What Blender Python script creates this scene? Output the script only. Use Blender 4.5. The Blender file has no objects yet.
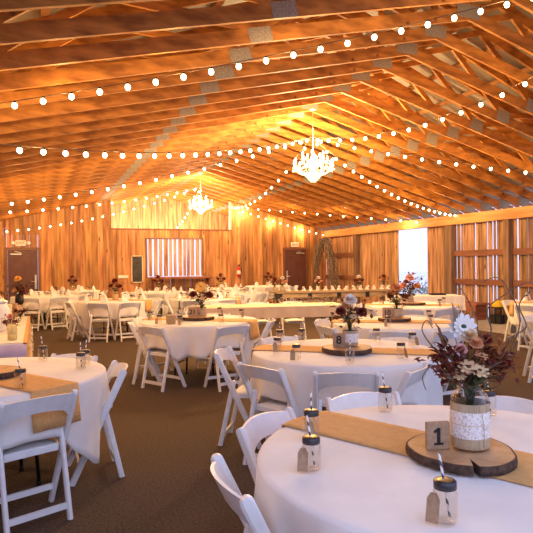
import bpy, math, random
from mathutils import Vector, Matrix
R=math.radians; PI=math.pi
rnd=random.Random(7)
scn=bpy.context.scene; COL=scn.collection

# ---------------------------------------------------------------- camera
PSI,PT,RO=.3840,-.0045,.0115
cd=bpy.data.cameras.new('camera'); cam=bpy.data.objects.new('camera',cd); COL.objects.link(cam)
cd.sensor_width=36; cd.lens=567.04/533*36; cd.clip_start=.05; cd.clip_end=300
cam.matrix_world=Matrix.Translation((0,0,1.471))@Matrix.Rotation(-PSI,4,'Z')@Matrix.Rotation(PI/2+PT,4,'X')@Matrix.Rotation(-RO,4,'Z')
scn.camera=cam
scn.view_settings.view_transform='Standard'; scn.view_settings.look='None'
scn.view_settings.exposure=0.0; scn.view_settings.gamma=1; scn.view_settings.use_curve_mapping=False

# ---------------------------------------------------------------- materials
def newmat(n):
    m=bpy.data.materials.new(n); m.use_nodes=True; nt=m.node_tree; nt.nodes.clear()
    out=nt.nodes.new('ShaderNodeOutputMaterial'); b=nt.nodes.new('ShaderNodeBsdfPrincipled')
    nt.links.new(b.outputs[0],out.inputs[0]); return m,nt,b,out
def rgb(c): return (c[0],c[1],c[2],1)
def noisy(n,c1,c2,scale=(8,8,8),rough=.7,detail=4,metal=0,bump=0,tint=False,knots=False,coord='Object',fac=(.35,.65),sheen=0,trans=0):
    m,nt,b,out=newmat(n); N=nt.nodes.new; Lk=nt.links.new
    tc=N('ShaderNodeTexCoord'); mp=N('ShaderNodeMapping'); mp.inputs['Scale'].default_value=scale
    Lk(tc.outputs[coord],mp.inputs[0])
    nz=N('ShaderNodeTexNoise'); nz.inputs['Scale'].default_value=1; nz.inputs['Detail'].default_value=detail
    Lk(mp.outputs[0],nz.inputs['Vector'])
    rp=N('ShaderNodeValToRGB'); rp.color_ramp.elements[0].position=fac[0]; rp.color_ramp.elements[1].position=fac[1]
    rp.color_ramp.elements[0].color=rgb(c1); rp.color_ramp.elements[1].color=rgb(c2)
    Lk(nz.outputs['Fac'],rp.inputs[0]); last=rp.outputs[0]
    if tint:
        at=N('ShaderNodeAttribute'); at.attribute_name='tint'
        mx=N('ShaderNodeMix'); mx.data_type='RGBA'; mx.blend_type='MULTIPLY'; mx.inputs[0].default_value=1
        Lk(last,mx.inputs[6]); Lk(at.outputs['Color'],mx.inputs[7]); last=mx.outputs[2]
    if knots:
        vo=N('ShaderNodeTexVoronoi'); vo.inputs['Scale'].default_value=1
        mp2=N('ShaderNodeMapping'); mp2.inputs['Scale'].default_value=knots; Lk(tc.outputs[coord],mp2.inputs[0]); Lk(mp2.outputs[0],vo.inputs['Vector'])
        r2=N('ShaderNodeValToRGB'); r2.color_ramp.elements[0].position=.05; r2.color_ramp.elements[1].position=.13
        r2.color_ramp.elements[0].color=(.22,.12,.07,1); r2.color_ramp.elements[1].color=(1,1,1,1)
        Lk(vo.outputs['Distance'],r2.inputs[0])
        mx=N('ShaderNodeMix'); mx.data_type='RGBA'; mx.blend_type='MULTIPLY'; mx.inputs[0].default_value=1
        Lk(last,mx.inputs[6]); Lk(r2.outputs[0],mx.inputs[7]); last=mx.outputs[2]
    Lk(last,b.inputs['Base Color']); b.inputs['Roughness'].default_value=rough; b.inputs['Metallic'].default_value=metal
    if sheen: b.inputs['Sheen Weight'].default_value=sheen
    if bump:
        bp=N('ShaderNodeBump'); bp.inputs['Strength'].default_value=bump; bp.inputs['Distance'].default_value=.01
        Lk(nz.outputs['Fac'],bp.inputs['Height']); Lk(bp.outputs[0],b.inputs['Normal'])
    return m
def plain(n,c,rough=.6,metal=0,v=.08):
    return noisy(n,[x*(1-v) for x in c],c,(12,12,12),rough,2,metal)
def emis(n,c,s):
    m=bpy.data.materials.new(n); m.use_nodes=True; nt=m.node_tree; nt.nodes.clear()
    o=nt.nodes.new('ShaderNodeOutputMaterial'); e=nt.nodes.new('ShaderNodeEmission'); e.inputs[0].default_value=rgb(c); e.inputs[1].default_value=s
    nt.links.new(e.outputs[0],o.inputs[0]); m.cycles.emission_sampling='NONE'; return m
def glassy(n,c=(1,1,1),refl=.5,rough=.05,tr=.93):
    m=bpy.data.materials.new(n); m.use_nodes=True; nt=m.node_tree; nt.nodes.clear(); N=nt.nodes.new
    o=N('ShaderNodeOutputMaterial'); t=N('ShaderNodeBsdfTransparent'); t.inputs[0].default_value=(c[0]*tr,c[1]*tr,c[2]*tr,1)
    g=N('ShaderNodeBsdfGlossy'); g.inputs['Roughness'].default_value=rough; g.inputs[0].default_value=(1,1,1,1)
    lw=N('ShaderNodeLayerWeight'); lw.inputs[0].default_value=refl; mu=N('ShaderNodeMath'); mu.operation='MULTIPLY'; mu.inputs[1].default_value=.45; nt.links.new(lw.outputs['Facing'],mu.inputs[0])
    mx=N('ShaderNodeMixShader'); nt.links.new(mu.outputs[0],mx.inputs[0]); nt.links.new(t.outputs[0],mx.inputs[1]); nt.links.new(g.outputs[0],mx.inputs[2]); nt.links.new(mx.outputs[0],o.inputs[0]); return m
def burlapmat(n,c1,c2):
    m,nt,b,out=newmat(n); N=nt.nodes.new; Lk=nt.links.new
    tc=N('ShaderNodeTexCoord'); vals=[]
    for d in ('X','Y'):
        w=N('ShaderNodeTexWave'); w.bands_direction=d; w.inputs['Scale'].default_value=110; w.inputs['Distortion'].default_value=.4; w.inputs['Detail Scale'].default_value=3
        Lk(tc.outputs['Object'],w.inputs['Vector']); vals.append(w.outputs['Fac'])
    nz=N('ShaderNodeTexNoise'); nz.inputs['Scale'].default_value=25; Lk(tc.outputs['Object'],nz.inputs['Vector'])
    a=N('ShaderNodeMath'); a.operation='MULTIPLY'; Lk(vals[0],a.inputs[0]); Lk(vals[1],a.inputs[1])
    a2=N('ShaderNodeMath'); a2.operation='ADD'; Lk(a.outputs[0],a2.inputs[0]); Lk(nz.outputs['Fac'],a2.inputs[1])
    rp=N('ShaderNodeValToRGB'); rp.color_ramp.elements[0].position=.3; rp.color_ramp.elements[1].position=1.1
    rp.color_ramp.elements[0].color=rgb(c1); rp.color_ramp.elements[1].color=rgb(c2); Lk(a2.outputs[0],rp.inputs[0]); Lk(rp.outputs[0],b.inputs['Base Color']); b.inputs['Roughness'].default_value=.9
    return m
M={}
M['truss']=noisy('truss_timber',(.27,.095,.013),(.64,.27,.050),(3,3,9),.6,5,knots=(3.4,3.4,3.4))
M['beam']=noisy('beam_timber',(.55,.24,.07),(.80,.42,.15),(9,.8,9),.6,5,knots=(3,1.6,5))
M['gable']=noisy('gable_boards',(.34,.14,.045),(.80,.42,.17),(11,11,.9),.65,6,tint=True,knots=(3.6,3.6,1.1))
M['side']=noisy('weathered_boards',(.28,.14,.07),(.74,.46,.27),(14,14,1.0),.75,6,tint=True,knots=(4,4,1.3))
M['post']=noisy('post_timber',(.13,.075,.05),(.30,.18,.11),(14,14,1.2),.75,5)
M['girt']=noisy('girt_timber',(.16,.06,.035),(.27,.11,.065),(10,1,10),.7,4)
M['roof']=noisy('roof_metal',(.19,.16,.13),(.36,.31,.25),(1.2,6,1.2),.5,3)
M['purlin']=noisy('purlin_timber',(.25,.11,.04),(.45,.22,.08),(6,1,6),.7,4)
M['plate']=noisy('galvanised_plate',(.26,.23,.18),(.42,.38,.31),(50,50,50),.5,3)
M['floor']=noisy('floor_carpet',(.036,.021,.012),(.120,.070,.041),(60,60,60),.95,6,bump=.4,fac=(.3,.72))
M['pale_strip']=noisy('pale_grey_strip',(.36,.36,.38),(.46,.46,.49),(2,2,2),.55,4)
M['ground']=noisy('pale_gravel_ground',(.82,.82,.80),(.9,.9,.88),(6,6,6),.95,5)
M['cloth']=noisy('white_linen',(.80,.78,.77),(.86,.84,.82),(7,7,7),.85,3,bump=.12,sheen=.2)
M['peachcloth']=noisy('ivory_linen',(.74,.58,.40),(.80,.64,.45),(7,7,7),.85,3,bump=.12)
M['chair']=noisy('white_painted_wood',(.80,.80,.82),(.86,.86,.87),(20,20,20),.4,2)
M['pad']=noisy('white_vinyl_pad',(.76,.75,.74),(.83,.82,.80),(9,9,9),.5,2)
M['burlap']=burlapmat('burlap_weave',(.60,.31,.10),(.76,.45,.18))
M['burlap2']=burlapmat('jar_burlap',(.33,.24,.14),(.58,.45,.29))
M['lace']=noisy('white_lace',(.56,.50,.44),(.90,.87,.84),(150,150,110),.9,3,fac=(.36,.52))
M['slice']=noisy('cut_wood',(.42,.22,.10),(.62,.37,.19),(14,14,14),.6,5)
M['bark']=noisy('dark_bark',(.035,.02,.014),(.12,.065,.04),(40,40,40),.9,5,bump=.6)
M['glass']=glassy('jar_glass',(1,.99,.97),.25,.06,.95)
def crystalmat():
    m,nt,b,out=newmat('cut_crystal'); b.inputs['Base Color'].default_value=(.95,.93,.9,1); b.inputs['Roughness'].default_value=.15
    t=nt.nodes.new('ShaderNodeBsdfTransparent'); mx=nt.nodes.new('ShaderNodeMixShader'); mx.inputs[0].default_value=.5
    nt.links.new(b.outputs[0],mx.inputs[1]); nt.links.new(t.outputs[0],mx.inputs[2]); nt.links.new(mx.outputs[0],out.inputs[0]); return m
M['crystal']=crystalmat()
M['lid']=plain('dark_tin_lid',(.075,.075,.085),.35,.6)
M['rim']=plain('brass_rim',(.55,.38,.14),.35,.8)
M['kraft']=noisy('kraft_card',(.36,.23,.13),(.46,.31,.19),(60,60,60),.85,3)
M['black']=plain('black_paint',(.012,.011,.012),.5)
M['straw']=None
def strawmat():
    m,nt,b,out=newmat('striped_straw'); N=nt.nodes.new; Lk=nt.links.new
    tc=N('ShaderNodeTexCoord'); w=N('ShaderNodeTexWave'); w.bands_direction='DIAGONAL'; w.inputs['Scale'].default_value=22; Lk(tc.outputs['Object'],w.inputs['Vector'])
    rp=N('ShaderNodeValToRGB'); rp.color_ramp.interpolation='CONSTANT'; rp.color_ramp.elements[0].color=(.12,.11,.13,1); rp.color_ramp.elements[1].color=(.9,.88,.86,1); rp.color_ramp.elements[1].position=.38
    Lk(w.outputs['Fac'],rp.inputs[0]); Lk(rp.outputs[0],b.inputs['Base Color']); return m
M['straw']=strawmat()
M['door']=noisy('door_paint',(.10,.035,.025),(.13,.05,.035),(5,5,5),.4,2)
M['doorframe']=plain('door_frame_paint',(.20,.085,.045),.5)
M['steel']=plain('brushed_steel',(.62,.60,.58),.35,.8)
M['chalk']=noisy('slate_board',(.03,.032,.035),(.07,.07,.075),(7,7,7),.8,4)
M['palewood']=noisy('pale_frame_wood',(.62,.45,.28),(.75,.58,.38),(10,10,3),.6,3)
M['white']=plain('white_plastic',(.85,.84,.82),.4)
M['red']=plain('red_enamel',(.55,.03,.02),.35)
M['signred']=plain('sign_red',(.75,.12,.06),.5)
M['twig']=noisy('dry_twig',(.10,.055,.035),(.24,.15,.10),(40,40,40),.85,3)
M['vine']=noisy('grey_vine',(.10,.065,.045),(.36,.28,.22),(30,30,30),.9,3)
M['burgundy']=noisy('burgundy_leaf',(.055,.010,.010),(.22,.035,.02),(25,25,25),.55,3)
M['rustleaf']=noisy('rust_leaf',(.22,.06,.02),(.46,.16,.05),(25,25,25),.6,3)
M['brownleaf']=noisy('magnolia_leaf',(.16,.09,.05),(.30,.19,.11),(20,20,20),.45,3)
M['green']=noisy('dark_green_leaf',(.03,.05,.02),(.10,.13,.05),(25,25,25),.6,3)
M['whitepetal']=plain('white_petal',(.90,.86,.80),.6)
M['creampetal']=plain('cream_petal',(.88,.62,.34),.6)
M['pinkpetal']=plain('blush_petal',(.80,.45,.40),.6)
M['peachpetal']=plain('peach_petal',(.80,.38,.18),.6)
M['redpetal']=plain('crimson_petal',(.20,.02,.02),.6)
M['goldpetal']=plain('golden_petal',(.85,.50,.12),.6)
M['brownseed']=plain('brown_seed_head',(.15,.07,.03),.8)
M['stem']=plain('plant_stem',(.07,.08,.03),.7)
M['bulb']=emis('warm_bulb',(1,.76,.42),14)
M['candlebulb']=emis('chandelier_bulb',(1,.86,.6),30)
M['cord']=plain('light_cord',(.10,.07,.05),.6)
M['chandelier']=plain('ivory_enamel',(.85,.80,.70),.35)
M['yellow']=plain('yellow_plastic',(.85,.55,.02),.4)
M['lemon']=plain('pale_lemonade',(.92,.80,.38),.4)
M['lavender']=noisy('lavender_cloth',(.50,.40,.58),(.60,.50,.68),(6,6,2),.85,3)
M['farmwood']=noisy('rustic_plank',(.26,.17,.09),(.48,.34,.20),(3,20,20),.7,5)
M['stage']=noisy('red_brown_plank',(.22,.07,.045),(.34,.13,.08),(3,20,20),.6,4)
M['bush']=noisy('pale_shrub',(.16,.20,.16),(.35,.38,.34),(9,9,9),.8,3)
M['signface']=plain('sign_face',(.85,.80,.74),.5)

# ---------------------------------------------------------------- mesh builder
class MB:
    def __init__(s): s.v=[];s.f=[];s.t=[];s.sm=[]
    def add(s,vs,fs,tint=None,smooth=False):
        o=len(s.v); s.v+= [tuple(p) for p in vs]; s.f+=[tuple(i+o for i in f) for f in fs]; s.sm+=[smooth]*len(fs)
        s.t+=[tint if tint else (1,1,1)]*len(vs); return s
    def box(s,x0,x1,y0,y1,z0,z1,tint=None,mat=None):
        vs=[Vector((x,y,z)) for x in (x0,x1) for y in (y0,y1) for z in (z0,z1)]
        if mat: vs=[mat@v for v in vs]
        return s.add(vs,[(0,1,3,2),(4,6,7,5),(0,4,5,1),(2,3,7,6),(0,2,6,4),(1,5,7,3)],tint)
    def bbox(s,x0,x1,y0,y1,z0,z1,b=.004,mat=None):   # box with chamfered vertical+horizontal edges
        vs=[];fs=[]
        def ring(z,i): return [(x0+i,y0),(x1-i,y0),(x1,y0+i),(x1,y1-i),(x1-i,y1),(x0+i,y1),(x0,y1-i),(x0,y0+i)] 
        lv=[(z0,1),(z0+b,0),(z1-b,0),(z1,1)]
        for z,k in lv:
            q=ring(z,b); 
            if k:
                cx,cy=(x0+x1)/2,(y0+y1)/2; q=[(x+(b if x<cx else -b)*.8,y+(b if y<cy else -b)*.8) for x,y in q]
            vs+=[Vector((x,y,z)) for x,y in q]
        for r in range(3):
            for i in range(8): fs.append((r*8+i,r*8+(i+1)%8,(r+1)*8+(i+1)%8,(r+1)*8+i))
        fs.append(tuple(range(7,-1,-1))); fs.append(tuple(range(24,32)))
        if mat: vs=[mat@v for v in vs]
        return s.add(vs,fs)
    def tube(s,pts,r,n=6,cap=True,smooth=True):
        pts=[Vector(p) for p in pts]; m=len(pts); vs=[];fs=[]
        up=None
        for i,p in enumerate(pts):
            d=(pts[min(i+1,m-1)]-pts[max(i-1,0)])
            if d.length<1e-9: d=Vector((0,0,1))
            d.normalize()
            if up is None: up=Vector((0,0,1)) if abs(d.z)<.9 else Vector((1,0,0))
            a=d.cross(up)
            if a.length<1e-4: a=d.orthogonal()
            a.normalize(); b=a.cross(d).normalized(); up=b
            rr=r[i] if isinstance(r,(list,tuple)) else r
            for k in range(n):
                t=2*PI*k/n; vs.append(p+a*math.cos(t)*rr+b*math.sin(t)*rr)
        for i in range(m-1):
            for k in range(n): fs.append((i*n+k,i*n+(k+1)%n,(i+1)*n+(k+1)%n,(i+1)*n+k))
        if cap: fs.append(tuple(range(n-1,-1,-1))); fs.append(tuple((m-1)*n+k for k in range(n)))
        return s.add(vs,fs,None,smooth)
    def bar(s,p,q,w,h,side=Vector((1,0,0)),b=0):      # rectangular bar; w along side, h across
        p=Vector(p);q=Vector(q); d=(q-p).normalized(); side=(side-d*side.dot(d)).normalized(); u=d.cross(side)
        vs=[]
        for e,sg in ((p,1),(q,-1)):
            for a_,b_ in ((-1,-1),(1,-1),(1,1),(-1,1)): vs.append(e+side*a_*w/2+u*b_*h/2)
        return s.add(vs,[(0,1,2,3),(7,6,5,4),(0,4,5,1),(1,5,6,2),(2,6,7,3),(3,7,4,0)])
    def lathe(s,prof,n=16,c=(0,0,0),cap=False,mat=None,smooth=True):
        vs=[];fs=[]
        for r,z in prof:
            for k in range(n):
                t=2*PI*k/n; v=Vector((c[0]+r*math.cos(t),c[1]+r*math.sin(t),c[2]+z)); vs.append(mat@v if mat else v)
        for i in range(len(prof)-1):
            for k in range(n): fs.append((i*n+k,i*n+(k+1)%n,(i+1)*n+(k+1)%n,(i+1)*n+k))
        if cap: fs.append(tuple(range(n-1,-1,-1))); fs.append(tuple((len(prof)-1)*n+k for k in range(n)))
        return s.add(vs,fs,None,smooth)
    def ball(s,c,r,n=8,sz=1):
        prof=[(max(r*math.sin(PI*i/(n)),1e-4),-r*sz*math.cos(PI*i/(n))) for i in range(n+1)]
        return s.lathe(prof,n+2,c)
    def build(s,name,mat,parent=None,mesh_only=False):
        me=bpy.data.meshes.new(name); me.from_pydata(s.v,[],s.f); me.polygons.foreach_set('use_smooth',s.sm)
        ca=me.color_attributes.new('tint','FLOAT_COLOR','POINT'); ca.data.foreach_set('color',[x for t in s.t for x in (t[0],t[1],t[2],1)])
        me.materials.append(M[mat] if isinstance(mat,str) else mat); me.validate(); me.update()
        o=bpy.data.objects.new(name,me); COL.objects.link(o)
        if parent: o.parent=parent
        return o
def tag(o,label=None,cat=None,group=None,kind=None):
    if label: o['label']=label
    if cat: o['category']=cat
    if group: o['group']=group
    if kind: o['kind']=kind
    return o
def empty(name,loc,rz=0,label=None,cat=None,group=None):
    o=bpy.data.objects.new(name,None); COL.objects.link(o); o.location=loc; o.rotation_euler=(0,0,rz); o.empty_display_size=.05
    return tag(o,label,cat,group)
kids={}
def copy_tree(o,parent=None):
    c=o.copy(); COL.objects.link(c)
    if parent: c.parent=parent
    for ch in list(o.children): copy_tree(ch,c)
    return c
def struct(o): o['kind']='structure'; return o

# ---------------------------------------------------------------- building
RX,RZ=4.83,4.37            # ridge line and bottom-chord height there
XL,XR,YP,YB=-3.2,10.86,20.4,24.0
SLB,SRB,SLT,SRT=.235,.267,.338,.40
TZ=5.45
def zb(x): return RZ-(SLB*(RX-x) if x<RX else SRB*(x-RX))
def zt(x): return TZ-(SLT*(RX-x) if x<RX else SRT*(x-RX))

struct(MB().box(XL-.3,XR+.15,-3.2,YB+.2,-.1,0).build('floor','floor'))
g=MB().box(-60,60,-60,80,-.16,-.105).build('ground_outside','ground'); struct(g)
struct(MB().box(8.75,XR-.002,-3,YP-.01,0,.004).build('trim_3','pale_strip'))  # thin pale grey strip on the floor along the right wall
def boards(mb,axis,c,a0,a1,zlo,zhi,w,th,gapf,rr,holes=(),tr=(.5,1.0)):
    a=a0
    while a<a1-.02:
        ww=min(w*rr.uniform(.75,1.25),a1-a); gp=gapf(a,rr); b=a+ww-gp
        segs=[(zlo(a) if callable(zlo) else zlo,zhi)]
        for (h0,h1,k0,k1) in holes:
            if b>h0+.001 and a<h1-.001:
                if a<h0: b=max(a+.01,min(b,h0))
                elif b>h1 and a>=h0: b=h1
                if a<h0: continue
                ns=[]
                for (s0,s1) in segs:
                    top=s1
                    if callable(k1): ns.append((s0,k0)); continue
                    ns.append((s0,k0)); ns.append((k1,s1))
                segs=ns
        t=rr.uniform(*tr); tint=(t,t*rr.uniform(.90,1.0),t*rr.uniform(.80,1.0)); off=rr.uniform(-.006,.006)
        for s0,s1 in segs:
            f=s1 if callable(s1) else (lambda q,_=s1:_)
            za,zb_=f(a),f(b)
            if max(za,zb_)-s0<.02: continue
            vs=[]
            for o in (off,off+th):
                for (q,z) in ((a,s0),(b,s0),(b,zb_),(a,za)):
                    vs.append((q,c+o,z) if axis=='x' else (c+o,q,z))
            mb.add(vs,[(0,1,2,3),(7,6,5,4),(0,4,5,1),(1,5,6,2),(2,6,7,3),(3,7,4,0)],tint)
        a=b+gp if b+gp>a+.005 else a+ww
    return mb
rr=random.Random(3)
WX0,WX1,WZ0,WZ1=3.65,5.68,1.05,2.46
OX0,OX1,OZ=2.44,6.78,2.78
top=lambda q:zb(q)-.005
tight=lambda a,r:r.choice((.004,.004,.006,.009))
# far gable wall in stretches around its doors, window and loft opening
mb=MB()
LD=(-.93,.05); RD=(8.99,9.97)
def seg(x0,x1,z0,z1): boards(mb,'x',YP,x0,x1,z0,z1,.19,.03,tight,rr)
seg(XL,LD[0],0,top); seg(LD[0],LD[1],2.04,top); seg(LD[1],OX0,0,top)
seg(OX0,WX0,0,lambda q:OZ); seg(WX0,WX1,WZ1,lambda q:OZ); seg(WX0,WX1,0,lambda q:WZ0); seg(WX1,OX1,0,lambda q:OZ)
seg(OX1,RD[0],0,top); seg(RD[0],RD[1],2.04,top); seg(RD[1],XR,0,top)
mb.box(XL,LD[0]-.01,YP+.035,YP+.05,0,2.5);mb.box(LD[1]+.01,WX0,YP+.035,YP+.05,0,2.7);mb.box(WX1,RD[0]-.01,YP+.035,YP+.05,0,2.7);mb.box(RD[1]+.01,XR,YP+.035,YP+.05,0,2.5)
struct(mb.build('wall_far','gable'))
mb=MB(); mb.box(OX0-.03,OX1+.03,YP-.03,YP+.10,OZ-.04,OZ+.005); struct(mb.build('trim_1','girt'))
mb=MB(); mb.box(OX1-.02,OX1+.04,YP-.03,YP+.08,OZ,zb(OX1)-.02); mb.box(OX0-.04,OX0+.02,YP-.03,YP+.08,OZ,zb(OX0)-.02); struct(mb.build('trim_2','palewood'))
# slatted window: weathered slats with bright gaps
w=empty('window_1',((WX0+WX1)/2,YP,WZ0)); struct(w)
mb=MB(); cx=(WX0+WX1)/2
mb.box(WX0-cx-.03,WX1-cx+.03,-.03,.06,WZ1-WZ0-.05,WZ1-WZ0); mb.box(WX0-cx-.05,WX0-cx,-.03,.06,0,WZ1-WZ0); mb.box(WX1-cx,WX1-cx+.05,-.03,.06,0,WZ1-WZ0)
mb.build('window_frame','post',w)
rs=random.Random(11); a=WX0+.04; k=0
while a<WX1-.05:
    sw=rs.uniform(.10,.17); sw=min(sw,WX1-a); m=MB(); t=rs.uniform(.7,1.0)
    m.box(a-cx,a+sw-cx,.0,.025,0.02,WZ1-WZ0-.04,(t,t,t)); m.build('slat','side',w); a+=sw+rs.uniform(.03,.07)
# loft back wall, visible above the opening
mb=MB(); boards(mb,'x',YB,-1.0,10.86,2.72,lambda q:zt(q)+.14,.2,.03,lambda a,r:.006,rr,tr=(.7,1.0)); struct(mb.build('wall_loft','gable'))
# left wall
mb=MB(); boards(mb,'y',XL,-3,YP,0,lambda q:2.45,.2,.03,tight,rr); struct(mb.build('wall_left','gable'))
# right wall: boards with gaps, wide opening to daylight
def gp(a,r):
    if a<12.9: return r.choice((.006,.006,.012,.03,.05))
    return r.choice((.006,.006,.008,.012,.02))
OY0,OY1=13.98,15.46
mb=MB()
boards(mb,'y',XR,-1.0,12.9,0,lambda q:2.52,.150,.022,gp,rr,tr=(.45,1.0))
boards(mb,'y',XR,12.9,OY0,0,lambda q:2.52,.2,.03,lambda a,r:.006,rr,tr=(.8,1.0))
boards(mb,'y',XR,OY1,YP,0,lambda q:2.52,.2,.03,gp,rr,tr=(.7,1.0))
struct(mb.build('wall_right','side'))
# header beam, posts and girts
o=MB().bbox(XR-.20,XR-.01,-1.0,YP-.01,2.50,2.76,.006).build('header_beam','beam'); tag(o,'long orange timber header beam carrying the roof trusses along the right wall','beam')
pl=[(17.9,'dark square timber post between door opening and far right corner',.08),(12.87,'tall timber post just right of the bright wall opening',.15),(10.72,'dark timber post at the right beside the near wall girts',.085),(8.3,'timber post of the right wall nearest the camera',.1)]
for y,lb,hw in pl:
    o=MB().bbox(XR-.18,XR-.012,y-hw,y+hw,0,2.495,.006).build('timber_post','post'); tag(o,lb,'post','posts of the right wall')
gl=[(1.62,1.78,10.84,12.71,'upper dark red-brown girt between the two right wall posts'),(.85,1.0,10.84,12.71,'lower dark red-brown girt between the two right wall posts'),
    (1.62,1.78,8.41,10.6,'upper dark girt at the right frame edge beyond the dark post'),(.85,1.0,8.41,10.6,'lower dark girt at the right frame edge beyond the dark post'),
    (1.70,1.86,18.0,20.38,'upper dark girt behind the vine arch in the far corner'),(.85,1.0,18.0,20.38,'lower dark girt behind the vine arch in the far corner')]
for z0,z1,y0,y1,lb in gl:
    o=MB().bbox(XR-.085,XR-.02,y0,y1,z0,z1,.004).build('wall_girt','girt'); tag(o,lb,'board','girts of the right wall')
# roof: metal sheet on purlins
mb=MB(); xs=[XL-.4,RX,XR+.5]
n=150
for (x0,x1) in ((XL-.4,RX),(RX,XR+.5)):
    vs=[];fs=[]; Y0,Y1=1.2,YB+.6; K=int((Y1-Y0)/.075)
    for i in range(K+1):
        y=Y0+(Y1-Y0)*i/K; dz=.02 if i%4 in(0,1) else 0
        vs+=[(x0,y,zt(x0)+.16+dz),(x1,y,zt(x1)+.16+dz)]
    for i in range(K): fs.append((2*i,2*i+1,2*i+3,2*i+2))
    mb.add(vs,fs)
    mb.add([(x0,Y0,zt(x0)+.19),(x1,Y0,zt(x1)+.19),(x1,Y1,zt(x1)+.19),(x0,Y1,zt(x0)+.19)],[(0,1,2,3)])
roof=struct(mb.build('ceiling','roof'))
x=XL
xsp=[]
while x<XR+.3:
    if abs(x-RX)>.2: xsp.append(x)
    x+=.66
for x in xsp:
    s=-SRT if x>RX else SLT
    mt=Matrix.Translation((x,0,zt(x)+.115))@Matrix.Rotation(-math.atan(s),4,'Y')
    m=MB(); m.box(-.045,.045,1.2,YB+.5,-.02,.02,mat=mt); m.build('purlin','purlin',roof)

# trusses
def make_truss():
    t=empty('roof_truss',(0,0,0))
    th=.038
    def member(name,p,q,h,mat='truss',w=th):
        m=MB(); m.bar((p[0],0,p[1]),(q[0],0,q[1]),w,h,Vector((0,1,0))); return m.build(name,mat,t)
    h=.152
    mb=MB();  # bottom chords: vertical cut ends
    def chord(name,x0,x1,f,h):
        m=MB(); vs=[(x,y,f(x)+dz) for y in (-th/2,th/2) for x,dz in ((x0,0),(x1,0),(x1,h),(x0,h))]
        m.add(vs,[(0,1,2,3),(7,6,5,4),(0,4,5,1),(1,5,6,2),(2,6,7,3),(3,7,4,0)]); return m.build(name,'truss',t)
    chord('bottom_chord',XL-.05,RX,zb,h); chord('bottom_chord',RX,XR+.25,zb,h)
    chord('top_chord',XL-.35,RX,lambda x:zt(x)-.07,.15); chord('top_chord',RX,XR+.45,lambda x:zt(x)-.07,.15)
    B=lambda x:(x,zb(x)+.13); Tp=lambda x:(x,zt(x)-.05)
    for a,b in ((B(RX),Tp(RX)),(B(RX-.05),Tp(6.15)),(B(7.17),Tp(6.15)),(B(7.17),Tp(8.4)),(B(9.1),Tp(8.4)),
                (B(RX+.05),Tp(3.4)),(B(2.14),Tp(3.4)),(B(2.14),Tp(.6)),(B(-.4),Tp(.6)),(B(-.4),Tp(-1.6))):
        m=MB(); m.bar((a[0],0,a[1]),(b[0],0,b[1]),th,.085,Vector((0,1,0))); m.build('web',"truss",t)
    def plate(x,z,w,hh,s=0):
        mt=Matrix.Translation((x,0,z))@Matrix.Rotation(-s,4,'Y')
        m=MB(); m.box(-w/2,w/2,-th/2-.003,-th/2-.0005,-hh/2,hh/2,mat=mt); m.box(-w/2,w/2,th/2+.0005,th/2+.003,-hh/2,hh/2,mat=mt); m.build('nail_plate','plate',t)
    plate(RX,RZ+.10,.34,.16); plate(2.14,zb(2.14)+.078,.26,.15,math.atan(SLB)); plate(7.17,zb(7.17)+.12,.26,.2,-math.atan(SRB))
    plate(XR-.05,zb(XR-.05)+.11,.34,.19,-math.atan(SRB))
    return t
ORD=['first','second','third','fourth','fifth','sixth','seventh','eighth','ninth','tenth','eleventh','twelfth','thirteenth','fourteenth','fifteenth','sixteenth','seventeenth','eighteenth','nineteenth','twentieth','twenty-first','twenty-second','twenty-third','twenty-fourth','twenty-fifth','twenty-sixth','twenty-seventh','twenty-eighth','twenty-ninth','thirtieth','thirty-first','thirty-second','thirty-third','thirty-fourth','thirty-fifth','thirty-sixth','thirty-seventh']
tr0=make_truss(); idx=0
for k in range(-6,31):
    y=5.41+k*.61
    if abs(y-YP)<.15: y=YP-.16
    if y>YB-.1: break
    t=tr0 if idx==0 else copy_tree(tr0)
    t.location=(0,y,0); tag(t,'orange timber scissor roof truss, %s counting back from the camera'%ORD[idx],'roof truss','roof trusses'); idx+=1

# doors
def make_door(name,x0,x1,hinge_l,lb):
    d=empty(name,((x0+x1)/2,YP,0)); struct(d); hw=(x1-x0)/2
    m=MB(); m.box(-hw-.05,-hw+.03,-.04,.06,0,2.10); m.box(hw-.03,hw+.05,-.04,.06,0,2.10); m.box(-hw-.05,hw+.05,-.045,.06,2.02,2.11); m.build('door_frame','doorframe',d)
    m=MB(); m.bbox(-hw+.035,hw-.035,-.01,.035,.01,2.02,.004); m.build('door_leaf','door',d)
    s=-1 if hinge_l else 1
    m=MB(); m.bbox(s*hw*.42-.17,s*hw*.42+.17,-.06,-.012,1.86,1.91,.005); m.bar((s*hw*.1,-.05,1.93),(s*hw*.5,-.03,1.98),.02,.012,Vector((0,0,1))); m.build('door_closer','steel',d)
    s=-s
    m=MB(); m.bbox(s*hw*.78-.03,s*hw*.78+.03,-.05,-.012,.72,1.2,.005); m.tube([(s*hw*.78,-.07,.98),(s*hw*.45,-.07,.98)],.014,8); m.build('door_handle','steel',d)
make_door('door_1',LD[0],LD[1],True,''); make_door('door_2',RD[0],RD[1],False,'')
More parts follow.
